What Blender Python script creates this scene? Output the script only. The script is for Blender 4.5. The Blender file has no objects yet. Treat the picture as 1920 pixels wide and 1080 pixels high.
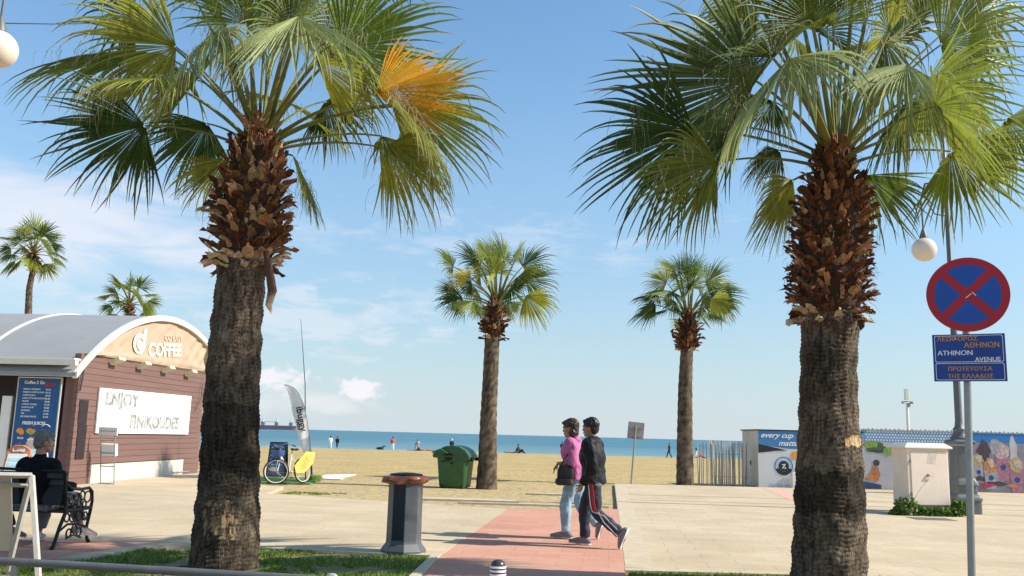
import bpy, bmesh, math, random
from mathutils import Vector, Matrix, noise
random.seed(7)
scene = bpy.context.scene
C = scene.collection
PI = math.pi
RAD = math.radians

# ------------------------------------------------------------------ camera
FPX = 1663.0; CAMH = 1.5
PITCH = math.atan(275.4/FPX); ROLL = RAD(1.5)
camd = bpy.data.cameras.new('camera'); cam = bpy.data.objects.new('camera', camd); C.objects.link(cam)
camd.sensor_width = 36; camd.lens = 36*FPX/1920; camd.clip_start = 0.05; camd.clip_end = 60000
RM = Matrix.Rotation(PI/2+PITCH, 3, 'X') @ Matrix.Rotation(ROLL, 3, 'Z')
cam.matrix_world = Matrix.Translation((0, 0, CAMH)) @ RM.to_4x4()
scene.camera = cam
scene.render.resolution_x = 1024; scene.render.resolution_y = 576

def ray(x, y): return RM @ Vector(((x-960)/FPX, -(y-540)/FPX, -1))
def P(x, y, d):
    r = ray(x, y); r = r*(d/r.y); return r+Vector((0, 0, CAMH))
def G(x, y, z=0.0):
    r = ray(x, y); return r*((z-CAMH)/r.z)+Vector((0, 0, CAMH))
def SC(x, y, d): return (P(x+10, y, d)-P(x, y, d)).length/10

# ------------------------------------------------------------------ light
SUN_EL = RAD(37.0); SUN_AZ = RAD(96.0)          # azimuth measured from +Y towards +X
sdir = Vector((math.sin(SUN_AZ)*math.cos(SUN_EL), math.cos(SUN_AZ)*math.cos(SUN_EL), math.sin(SUN_EL)))
sl = bpy.data.lights.new('sun', 'SUN'); sl.energy = 5.0; sl.angle = RAD(0.55); sl.color = (1.0, 0.93, 0.82)
so = bpy.data.objects.new('sun', sl); C.objects.link(so)
so.rotation_euler = (-sdir).to_track_quat('-Z', 'Y').to_euler(); so.location = (20, -5, 30)
scene.view_settings.view_transform = 'Standard'; scene.view_settings.look = 'None'
scene.view_settings.exposure = 0.55; scene.view_settings.gamma = 1.0

W = bpy.data.worlds.new('World'); scene.world = W; W.use_nodes = True
nt = W.node_tree; nt.nodes.clear()
def wn(t, **k):
    n = nt.nodes.new(t)
    for a, b in k.items(): setattr(n, a, b)
    return n
def lk(a, b): nt.links.new(a, b)
def wmath(op, a, b=None, clamp=False):
    n = wn('ShaderNodeMath', operation=op); n.use_clamp = clamp
    for i, v in enumerate((a, b)):
        if v is None: continue
        if isinstance(v, (int, float)): n.inputs[i].default_value = v
        else: lk(v, n.inputs[i])
    return n.outputs[0]
def wsmooth(v, a, b):
    n = wn('ShaderNodeMapRange', interpolation_type='SMOOTHSTEP'); lk(v, n.inputs['Value'])
    n.inputs['From Min'].default_value = a; n.inputs['From Max'].default_value = b
    return n.outputs['Result']
SKY_STR = 0.105
sky = wn('ShaderNodeTexSky', sky_type='NISHITA'); sky.sun_disc = False
sky.sun_elevation = SUN_EL; sky.sun_rotation = SUN_AZ; sky.air_density = 1.0; sky.dust_density = 0.6; sky.ozone_density = 2.2
tc = wn('ShaderNodeTexCoord'); sep = wn('ShaderNodeSeparateXYZ'); lk(tc.outputs['Generated'], sep.inputs[0])
az = wmath('MULTIPLY', wmath('ARCTAN2', sep.outputs[0], sep.outputs[1]), 57.2958)
el = wmath('MULTIPLY', wmath('ARCSINE', sep.outputs[2]), 57.2958)
comb = wn('ShaderNodeCombineXYZ'); lk(az, comb.inputs[0]); lk(el, comb.inputs[1])
def wnoise(sx, sy, detail=6, rough=.55, off=0.0, dist=0.0):
    m = wn('ShaderNodeMapping'); m.inputs['Scale'].default_value = (sx, sy, 1); m.inputs['Location'].default_value = (off, off*1.7, off)
    lk(comb.outputs[0], m.inputs['Vector'])
    n = wn('ShaderNodeTexNoise'); n.inputs['Scale'].default_value = 1; n.inputs['Detail'].default_value = detail
    n.inputs['Roughness'].default_value = rough; n.inputs['Distortion'].default_value = dist
    lk(m.outputs[0], n.inputs['Vector']); return n.outputs['Fac']
def blob(a0, e0, sa, se):
    d1 = wmath('POWER', wmath('ABSOLUTE', wmath('DIVIDE', wmath('SUBTRACT', az, a0), sa)), 2)
    d2 = wmath('POWER', wmath('ABSOLUTE', wmath('DIVIDE', wmath('SUBTRACT', el, e0), se)), 2)
    return wmath('SUBTRACT', 1.0, wmath('SQRT', wmath('ADD', d1, d2)))       # 1 in the middle, 0 at the rim
n_w = wnoise(.10, .42, 7, .55, 3.1, .6)
n_f = wnoise(.30, 1.0, 7, .6, 9.3, .3)
n_c = wnoise(.75, 1.05, 8, .6, 1.7, .2)
cl = None
def addc(c):
    global cl
    cl = c if cl is None else wmath('MAXIMUM', cl, c)
# thin high cloud on the left, faint streaks in the middle, cumulus low over the sea
addc(wmath('MULTIPLY', wsmooth(wmath('ADD', blob(-29, 11.0, 17, 5.0), wmath('MULTIPLY', wmath('SUBTRACT', n_w, .5), 2.2)), .0, .85), .62))
addc(wmath('MULTIPLY', wsmooth(wmath('ADD', blob(-13, 7.0, 15, 3.0), wmath('MULTIPLY', wmath('SUBTRACT', n_f, .5), 3.6)), .25, 1.1), .36))
addc(wmath('MULTIPLY', wsmooth(wmath('ADD', blob(0, 12.5, 18, 3.2), wmath('MULTIPLY', wmath('SUBTRACT', n_f, .5), 3.6)), .35, 1.3), .26))
addc(wmath('MULTIPLY', wsmooth(wmath('ADD', blob(-9.6, 2.75, 2.3, 1.25), wmath('MULTIPLY', wmath('SUBTRACT', n_c, .5), 2.0)), .22, .72), .85))
addc(wmath('MULTIPLY', wsmooth(wmath('ADD', blob(-14.6, 3.0, 3.6, 1.3), wmath('MULTIPLY', wmath('SUBTRACT', n_c, .5), 2.2)), .28, .8), .80))
addc(wmath('MULTIPLY', wsmooth(wmath('ADD', blob(-12, 1.6, 7, 1.4), wmath('MULTIPLY', wmath('SUBTRACT', n_f, .5), 2.0)), .2, 1.0), .45))
addc(wmath('MULTIPLY', wsmooth(wmath('ADD', blob(60, 14, 30, 7), wmath('MULTIPLY', wmath('SUBTRACT', n_w, .5), 2.2)), .2, 1.0), .6))
# pale air near the horizon
hz = wmath('POWER', wmath('SUBTRACT', 1.0, wmath('DIVIDE', wmath('ABSOLUTE', el), 26.0), True), 1.35)
mixh = wn('ShaderNodeMix', data_type='RGBA'); lk(wmath('MULTIPLY', hz, .93), mixh.inputs['Factor'])
mixt = wn('ShaderNodeMix', data_type='RGBA', blend_type='MULTIPLY'); mixt.inputs['Factor'].default_value = 1.0
lk(sky.outputs[0], mixt.inputs[6]); mixt.inputs[7].default_value = (1.14, 1.38, 1.40, 1)
low = wmath('POWER', wmath('SUBTRACT', 1.0, wmath('DIVIDE', wmath('ABSOLUTE', el), 11.0), True), 1.4)
mixl = wn('ShaderNodeMix', data_type='RGBA'); lk(low, mixl.inputs['Factor']); mixl.inputs[6].default_value = (2.65, 3.45, 4.15, 1); mixl.inputs[7].default_value = (4.25, 4.8, 5.2, 1)
lk(mixt.outputs[2], mixh.inputs[6]); lk(mixl.outputs[2], mixh.inputs[7])
mixc = wn('ShaderNodeMix', data_type='RGBA'); lk(cl, mixc.inputs['Factor'])
lk(mixh.outputs[2], mixc.inputs[6]); mixc.inputs[7].default_value = (6.5, 6.25, 6.5, 1)
bg = wn('ShaderNodeBackground'); lk(mixc.outputs[2], bg.inputs[0]); bg.inputs[1].default_value = SKY_STR
wo = wn('ShaderNodeOutputWorld'); lk(bg.outputs[0], wo.inputs[0])

# ------------------------------------------------------------------ helpers
def mat(name, col, rough=.6, metal=0.0, var=.12, vs=6.0, bump=0.0, bs=40.0, attr=None, spec=.4, trans=0.0, stretch=(1,1,1), bdist=.01, dirt=None):
    m = bpy.data.materials.new(name); m.use_nodes = True; t = m.node_tree; N = t.nodes; L = t.links
    b = N['Principled BSDF']; b.inputs['Roughness'].default_value = rough; b.inputs['Metallic'].default_value = metal
    b.inputs['Specular IOR Level'].default_value = spec
    tcn = N.new('ShaderNodeTexCoord'); mp = N.new('ShaderNodeMapping'); mp.inputs['Scale'].default_value = stretch
    L.new(tcn.outputs['Object'], mp.inputs['Vector'])
    no = N.new('ShaderNodeTexNoise'); no.inputs['Scale'].default_value = vs; no.inputs['Detail'].default_value = 6; no.inputs['Roughness'].default_value = .62
    L.new(mp.outputs[0], no.inputs['Vector'])
    mr = N.new('ShaderNodeMapRange'); mr.inputs['From Min'].default_value = .3; mr.inputs['From Max'].default_value = .7
    mr.inputs['To Min'].default_value = 1-var; mr.inputs['To Max'].default_value = 1+var
    L.new(no.outputs['Fac'], mr.inputs['Value'])
    mx = N.new('ShaderNodeVectorMath'); mx.operation = 'SCALE'
    if attr:
        a = N.new('ShaderNodeAttribute'); a.attribute_name = attr; L.new(a.outputs['Color'], mx.inputs[0])
    else:
        mx.inputs[0].default_value = col[:3]
    L.new(mr.outputs[0], mx.inputs['Scale'])
    out = mx.outputs[0]
    if dirt:
        n2 = N.new('ShaderNodeTexNoise'); n2.inputs['Scale'].default_value = dirt[1]; n2.inputs['Detail'].default_value = 8; n2.inputs['Roughness'].default_value = .7
        L.new(mp.outputs[0], n2.inputs['Vector'])
        r2 = N.new('ShaderNodeMapRange'); r2.inputs['From Min'].default_value = dirt[2]; r2.inputs['From Max'].default_value = dirt[2]+.12
        r2.inputs['To Max'].default_value = dirt[3]; L.new(n2.outputs['Fac'], r2.inputs['Value'])
        mm = N.new('ShaderNodeMix'); mm.data_type = 'RGBA'; L.new(r2.outputs[0], mm.inputs['Factor']); L.new(out, mm.inputs[6])
        mm.inputs[7].default_value = (*dirt[0], 1); out = mm.outputs[2]
    L.new(out, b.inputs['Base Color'])
    if bump:
        bn = N.new('ShaderNodeTexNoise'); bn.inputs['Scale'].default_value = bs; bn.inputs['Detail'].default_value = 5
        L.new(mp.outputs[0], bn.inputs['Vector'])
        bp = N.new('ShaderNodeBump'); bp.inputs['Strength'].default_value = bump; bp.inputs['Distance'].default_value = bdist
        L.new(bn.outputs['Fac'], bp.inputs['Height']); L.new(bp.outputs[0], b.inputs['Normal'])
    if trans:
        tr = N.new('ShaderNodeBsdfTranslucent'); L.new(out, tr.inputs[0]); ms = N.new('ShaderNodeMixShader')
        ms.inputs[0].default_value = trans; L.new(b.outputs[0], ms.inputs[1]); L.new(tr.outputs[0], ms.inputs[2])
        L.new(ms.outputs[0], N['Material Output'].inputs[0])
    return m

class MB:
    def __init__(s): s.v = []; s.f = []; s.c = []; s.mi = []; s.cur = 0; s.col = (1, 1, 1)
    def vert(s, p, c=None): s.v.append(tuple(p)); s.c.append(c or s.col); return len(s.v)-1
    def face(s, *i): s.f.append(i); s.mi.append(s.cur)
    def box(s, c, size, M=None):
        c = Vector(c); i0 = len(s.v)
        for dx in (-.5, .5):
            for dy in (-.5, .5):
                for dz in (-.5, .5):
                    d = Vector((dx*size[0], dy*size[1], dz*size[2]))
                    s.vert(c+(M @ d if M else d))
        for q in ((0,1,3,2),(4,6,7,5),(0,4,5,1),(2,3,7,6),(0,2,6,4),(1,5,7,3)): s.face(*[i0+k for k in q])
    def tube(s, pts, r, n=8, caps=True, flat=1.0, up=None):
        pts = [Vector(p) for p in pts]; rr = r if isinstance(r, (list, tuple)) else [r]*len(pts)
        rings = []; u = None
        for k, p in enumerate(pts):
            t = (pts[min(k+1, len(pts)-1)]-pts[max(k-1, 0)]); t = t.normalized() if t.length > 1e-9 else Vector((0,0,1))
            if u is None:
                ref = up or (Vector((0,0,1)) if abs(t.z) < .9 else Vector((1,0,0)))
                u = (Vector(ref)-t*t.dot(Vector(ref))).normalized()
            else: u = (u-t*t.dot(u)).normalized()
            w = t.cross(u); ring = []
            for j in range(n):
                a = 2*PI*j/n; ring.append(s.vert(p+(u*math.cos(a)*flat+w*math.sin(a))*rr[k]))
            rings.append(ring)
        for k in range(len(rings)-1):
            for j in range(n): s.face(rings[k][j], rings[k][(j+1)%n], rings[k+1][(j+1)%n], rings[k+1][j])
        if caps: s.face(*rings[0][::-1]); s.face(*rings[-1])
    def caps_tube(s, p0, p1, r0, r1, n=12, flat=1.0, up=None):      # closed capsule
        p0 = Vector(p0); p1 = Vector(p1); d = (p1-p0).normalized()
        pts = [p0-d*r0*math.cos(a) for a in (0.25, .7, 1.15)]+[p0, p1]+[p1+d*r1*math.cos(a) for a in (1.15, .7, .25)]
        rs = [r0*math.sin(a) for a in (.25, .7, 1.15)]+[r0, r1]+[r1*math.sin(a) for a in (1.15, .7, .25)]
        s.tube(pts, rs, n, True, flat, up)
    def lathe(s, prof, n=24, c=(0,0,0)):
        rings = []
        for r, z in prof: rings.append([s.vert((c[0]+r*math.cos(2*PI*j/n), c[1]+r*math.sin(2*PI*j/n), c[2]+z)) for j in range(n)])
        for k in range(len(rings)-1):
            for j in range(n): s.face(rings[k][j], rings[k][(j+1)%n], rings[k+1][(j+1)%n], rings[k+1][j])
        s.face(*rings[0][::-1]); s.face(*rings[-1])
    def stack(s, secs, n=20, p=2.0):                                  # (x,y,z,rx,ry)
        rings = []
        for x, y, z, rx, ry in secs:
            ring = []
            for j in range(n):
                a = 2*PI*j/n; ca, sa = math.cos(a), math.sin(a)
                ring.append(s.vert((x+rx*math.copysign(abs(ca)**(2/p), ca), y+ry*math.copysign(abs(sa)**(2/p), sa), z)))
            rings.append(ring)
        for k in range(len(rings)-1):
            for j in range(n): s.face(rings[k][j], rings[k][(j+1)%n], rings[k+1][(j+1)%n], rings[k+1][j])
        s.face(*rings[0][::-1]); s.face(*rings[-1])
    def ball(s, c, r, M=None, n=14, m=9):
        c = Vector(c); r = r if isinstance(r, (tuple, list)) else (r, r, r); rings = []
        for k in range(1, m):
            ph = PI*k/m; ring = []
            for j in range(n):
                a = 2*PI*j/n; d = Vector((r[0]*math.sin(ph)*math.cos(a), r[1]*math.sin(ph)*math.sin(a), -r[2]*math.cos(ph)))
                ring.append(s.vert(c+(M @ d if M else d)))
            rings.append(ring)
        d0 = Vector((0,0,-r[2])); d1 = Vector((0,0,r[2]))
        b = s.vert(c+(M @ d0 if M else d0)); t = s.vert(c+(M @ d1 if M else d1))
        for j in range(n): s.face(b, rings[0][(j+1)%n], rings[0][j]); s.face(t, rings[-1][j], rings[-1][(j+1)%n])
        for k in range(len(rings)-1):
            for j in range(n): s.face(rings[k][j], rings[k][(j+1)%n], rings[k+1][(j+1)%n], rings[k+1][j])
    def poly(s, pts): s.face(*[s.vert(p) for p in pts])
    def prism(s, pts, z0, z1, M=None):                                # 2D outline -> slab
        M = M or Matrix.Identity(4); n = len(pts)
        a = [s.vert(M @ Vector((x, y, z0))) for x, y in pts]; b = [s.vert(M @ Vector((x, y, z1))) for x, y in pts]
        s.face(*a[::-1]); s.face(*b)
        for j in range(n): s.face(a[j], a[(j+1)%n], b[(j+1)%n], b[j])
    def disc(s, cx, cy, r, z0, z1, M=None, n=28, ry=None):
        ry = ry or r
        s.prism([(cx+r*math.cos(2*PI*j/n), cy+ry*math.sin(2*PI*j/n)) for j in range(n)], z0, z1, M)
    def mesh(s, name, mats, smooth=False, col=False):
        me = bpy.data.meshes.new(name); me.from_pydata(s.v, [], s.f)
        for m in (mats if isinstance(mats, (list, tuple)) else [mats]): me.materials.append(m)
        me.polygons.foreach_set('material_index', s.mi)
        if smooth: me.polygons.foreach_set('use_smooth', [True]*len(s.f))
        if col:
            ca = me.color_attributes.new('Col', 'FLOAT_COLOR', 'POINT')
            ca.data.foreach_set('color', [x for c in s.c for x in (c[0], c[1], c[2], 1.0)])
        me.update(); return me
    def build(s, name, mats, parent=None, smooth=False, col=False, bevel=0.0):
        me = s.mesh(name, mats, smooth, col)
        if bevel:
            bm = bmesh.new(); bm.from_mesh(me); bmesh.ops.remove_doubles(bm, verts=bm.verts, dist=1e-5)
            es = [e for e in bm.edges if len(e.link_faces) == 2 and e.calc_face_angle(0) > .5]
            bmesh.ops.bevel(bm, geom=es, offset=bevel, segments=2, profile=.6, affect='EDGES', clamp_overlap=True)
            bm.to_mesh(me); bm.free()
        if smooth:
            try: me.set_sharp_from_angle(angle=RAD(38))
            except Exception: pass
        o = bpy.data.objects.new(name, me); C.objects.link(o)
        if parent: o.parent = parent
        return o

def tag(o, label=None, cat=None, group=None, kind=None):
    if label: o['label'] = label
    if cat: o['category'] = cat
    if group: o['group'] = group
    if kind: o['kind'] = kind
    return o
def thing(name, label, cat, loc=(0,0,0), rz=0.0, group=None):
    o = bpy.data.objects.new(name, None); C.objects.link(o); o.empty_display_size = .2
    o.location = loc; o.rotation_euler = (0, 0, rz); return tag(o, label, cat, group)
def struct(o): o['kind'] = 'structure'; return o
def copy_tree(o, parent=None):
    c = o.copy(); C.objects.link(c)
    if parent: c.parent = parent
    for ch in [x for x in bpy.data.objects if x.parent == o]: copy_tree(ch, c)
    return c
def frame(o, xd, yd):
    x = Vector(xd).normalized(); y = Vector(yd); y = (y-x*x.dot(y)).normalized(); z = x.cross(y)
    return Matrix(((x.x, y.x, z.x, o[0]), (x.y, y.y, z.y, o[1]), (x.z, y.z, z.z, o[2]), (0,0,0,1)))
def text(body, size, m, parent, M, name='lettering', extrude=.002, shear=0.0, align='LEFT', bold=0.0, sx=1.0, space=1.0):
    cu = bpy.data.curves.new('t', 'FONT'); cu.body = body; cu.size = size; cu.extrude = extrude; cu.shear = shear
    cu.align_x = align; cu.offset = bold; cu.space_character = space; cu.resolution_u = 3
    o = bpy.data.objects.new('t', cu); C.objects.link(o)
    dg = bpy.context.evaluated_depsgraph_get(); dg.update()
    me = bpy.data.meshes.new_from_object(o.evaluated_get(dg)); bpy.data.objects.remove(o); bpy.data.curves.remove(cu)
    me.transform(M @ Matrix.Diagonal((sx, 1, 1, 1))); me.materials.clear(); me.materials.append(m); me.name = name
    ob = bpy.data.objects.new(name, me); C.objects.link(ob); ob.parent = parent; return ob
def remesh(mb, voxel, smooth=2):
    me = mb.mesh('t', [], True); o = bpy.data.objects.new('t', me); C.objects.link(o)
    r = o.modifiers.new('r', 'REMESH'); r.mode = 'VOXEL'; r.voxel_size = voxel; r.use_smooth_shade = True
    if smooth: q = o.modifiers.new('s', 'SMOOTH'); q.iterations = smooth; q.factor = .5
    dg = bpy.context.evaluated_depsgraph_get(); dg.update()
    out = bpy.data.meshes.new_from_object(o.evaluated_get(dg)); bpy.data.objects.remove(o); bpy.data.meshes.remove(me)
    return out
def add_me(me, name, m, parent, colfn=None, wrinkle=0.0, wf=10.0):
    me.materials.clear(); me.materials.append(m); me.name = name
    if wrinkle:
        ns = [v.normal.copy() for v in me.vertices]
        for v, nn in zip(me.vertices, ns):
            p = v.co; w = noise.noise(Vector((p.x*wf, p.y*wf, p.z*wf*.7)))+.5*noise.noise(Vector((p.x*wf*2.3+5, p.y*wf*2.3, p.z*wf*1.4)))
            v.co = p+nn*w*wrinkle
    if colfn:
        ca = me.color_attributes.new('Col', 'FLOAT_COLOR', 'POINT')
        ca.data.foreach_set('color', [x for v in me.vertices for x in (*colfn(v.co), 1.0)])
    me.polygons.foreach_set('use_smooth', [True]*len(me.polygons))
    o = bpy.data.objects.new(name, me); C.objects.link(o); o.parent = parent; return o

# ------------------------------------------------------------------ ground, sea
def sand_z(x, y):
    z = -.07
    if y > 34: z -= .66*min(1, (y-34)/78.0)
    if y > 112: z -= (y-112)*.035
    a = min(1, max(0, (y-20)/10.0))
    z += .035*a*noise.noise(Vector((x*.12, y*.12, 0)))+.022*a*noise.noise(Vector((x*.6, y*.6, 3)))
    return z
mb = MB()
def spaced(a, b, n, p=1.0): return [a+(b-a)*(i/n)**p for i in range(n+1)]
xs = [-700, -350, -180, -120, -90]+spaced(-70, 70, 150)+[90, 120, 180, 350, 700]
ys = [-300, -100, -30, 0, 10]+spaced(17, 140, 170, 1.5)+[170, 260]
idx = [[mb.vert((x, y, sand_z(x, y) if abs(x) < 100 else sand_z(0, y))) for x in xs] for y in ys]
for j in range(len(ys)-1):
    for i in range(len(xs)-1): mb.face(idx[j][i], idx[j][i+1], idx[j+1][i+1], idx[j+1][i])
def sand_mat():
    m = mat('sand', (.42, .315, .145), .95, var=.16, vs=.55, bump=1.0, bs=5, bdist=.10, spec=.1, stretch=(.8, 1, 1), dirt=((.33, .24, .115), 1.6, .56, .55))
    t = m.node_tree; N = t.nodes; L = t.links; b = N['Principled BSDF']; src = b.inputs['Base Color'].links[0].from_socket
    tcn = N.new('ShaderNodeTexCoord'); sp = N.new('ShaderNodeSeparateXYZ'); L.new(tcn.outputs['Object'], sp.inputs[0])
    def mr(a, b2):
        r = N.new('ShaderNodeMapRange'); r.inputs['From Min'].default_value = a; r.inputs['From Max'].default_value = b2
        L.new(sp.outputs[1], r.inputs['Value']); return r.outputs[0]
    # wet band at the waterline, greyer packed sand close to the paving
    m1 = N.new('ShaderNodeMix'); m1.data_type = 'RGBA'; L.new(mr(110.5, 113.5), m1.inputs['Factor']); L.new(src, m1.inputs[6]); m1.inputs[7].default_value = (.17, .14, .10, 1)
    n = N.new('ShaderNodeTexNoise'); n.inputs['Scale'].default_value = .9; n.inputs['Detail'].default_value = 7; mp = N.new('ShaderNodeMapping'); mp.inputs['Scale'].default_value = (.35, 1.3, 1)
    L.new(tcn.outputs['Object'], mp.inputs[0]); L.new(mp.outputs[0], n.inputs['Vector'])
    a = N.new('ShaderNodeMath'); a.operation = 'MULTIPLY_ADD'; L.new(n.outputs['Fac'], a.inputs[0]); a.inputs[1].default_value = 14; L.new(sp.outputs[1], a.inputs[2])
    r = N.new('ShaderNodeMapRange'); r.inputs['From Min'].default_value = 40; r.inputs['From Max'].default_value = 28; r.inputs['To Max'].default_value = .75; L.new(a.outputs[0], r.inputs['Value'])
    m2 = N.new('ShaderNodeMix'); m2.data_type = 'RGBA'; L.new(r.outputs[0], m2.inputs['Factor']); L.new(m1.outputs[2], m2.inputs[6]); m2.inputs[7].default_value = (.415, .325, .19, 1)
    L.new(m2.outputs[2], b.inputs['Base Color']); return m
struct(mb.build('ground', sand_mat(), smooth=True))

def sea_mat():
    m = bpy.data.materials.new('sea water'); m.use_nodes = True; t = m.node_tree; N = t.nodes; L = t.links
    b = N['Principled BSDF']; b.inputs['Roughness'].default_value = .32; b.inputs['Specular IOR Level'].default_value = .22
    tcn = N.new('ShaderNodeTexCoord'); sp = N.new('ShaderNodeSeparateXYZ'); L.new(tcn.outputs['Object'], sp.inputs[0])
    mp = N.new('ShaderNodeMapping'); mp.inputs['Scale'].default_value = (.012, .05, 1); L.new(tcn.outputs['Object'], mp.inputs[0])
    n = N.new('ShaderNodeTexNoise'); n.inputs['Scale'].default_value = 1; n.inputs['Detail'].default_value = 6; L.new(mp.outputs[0], n.inputs['Vector'])
    mx = N.new('ShaderNodeMix'); mx.data_type = 'RGBA'; r0 = N.new('ShaderNodeMapRange'); r0.inputs['From Min'].default_value = .35; r0.inputs['From Max'].default_value = .65
    L.new(n.outputs['Fac'], r0.inputs['Value']); L.new(r0.outputs[0], mx.inputs['Factor'])
    mx.inputs[6].default_value = (.016, .105, .15, 1); mx.inputs[7].default_value = (.032, .155, .20, 1)
    r = N.new('ShaderNodeMapRange'); r.inputs['From Min'].default_value = 240; r.inputs['From Max'].default_value = 118; L.new(sp.outputs[1], r.inputs['Value'])
    m2 = N.new('ShaderNodeMix'); m2.data_type = 'RGBA'; L.new(r.outputs[0], m2.inputs['Factor']); L.new(mx.outputs[2], m2.inputs[6]); m2.inputs[7].default_value = (.11, .22, .235, 1)
    # broken line of foam where small waves run out
    mp2 = N.new('ShaderNodeMapping'); mp2.inputs['Scale'].default_value = (.05, .9, 1); L.new(tcn.outputs['Object'], mp2.inputs[0])
    n2 = N.new('ShaderNodeTexNoise'); n2.inputs['Scale'].default_value = 1; n2.inputs['Detail'].default_value = 6; L.new(mp2.outputs[0], n2.inputs['Vector'])
    r2 = N.new('ShaderNodeMapRange'); r2.inputs['From Min'].default_value = .56; r2.inputs['From Max'].default_value = .66; L.new(n2.outputs['Fac'], r2.inputs['Value'])
    r3 = N.new('ShaderNodeMapRange'); r3.inputs['From Min'].default_value = 128; r3.inputs['From Max'].default_value = 117; L.new(sp.outputs[1], r3.inputs['Value'])
    mu = N.new('ShaderNodeMath'); mu.operation = 'MULTIPLY'; L.new(r2.outputs[0], mu.inputs[0]); L.new(r3.outputs[0], mu.inputs[1])
    m3 = N.new('ShaderNodeMix'); m3.data_type = 'RGBA'; L.new(mu.outputs[0], m3.inputs['Factor']); L.new(m2.outputs[2], m3.inputs[6]); m3.inputs[7].default_value = (.7, .72, .7, 1)
    L.new(m3.outputs[2], b.inputs['Base Color'])
    mp3 = N.new('ShaderNodeMapping'); mp3.inputs['Scale'].default_value = (.12, .6, 1); L.new(tcn.outputs['Object'], mp3.inputs[0])
    n3 = N.new('ShaderNodeTexNoise'); n3.inputs['Scale'].default_value = 1; n3.inputs['Detail'].default_value = 8; L.new(mp3.outputs[0], n3.inputs['Vector'])
    bp = N.new('ShaderNodeBump'); bp.inputs['Strength'].default_value = 1; bp.inputs['Distance'].default_value = .5
    L.new(n3.outputs['Fac'], bp.inputs['Height']); L.new(bp.outputs[0], b.inputs['Normal']); return m
mb = MB()
sx_ = [-40000, -8000, -2000, -600, 0, 600, 2000, 8000, 40000]; sy_ = [105, 160, 300, 800, 2500, 8000, 45000]
idx = [[mb.vert((x, y, -.78)) for x in sx_] for y in sy_]
for j in range(len(sy_)-1):
    for i in range(len(sx_)-1): mb.face(idx[j][i], idx[j][i+1], idx[j+1][i+1], idx[j+1][i])
struct(mb.build('sea', sea_mat()))

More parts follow.
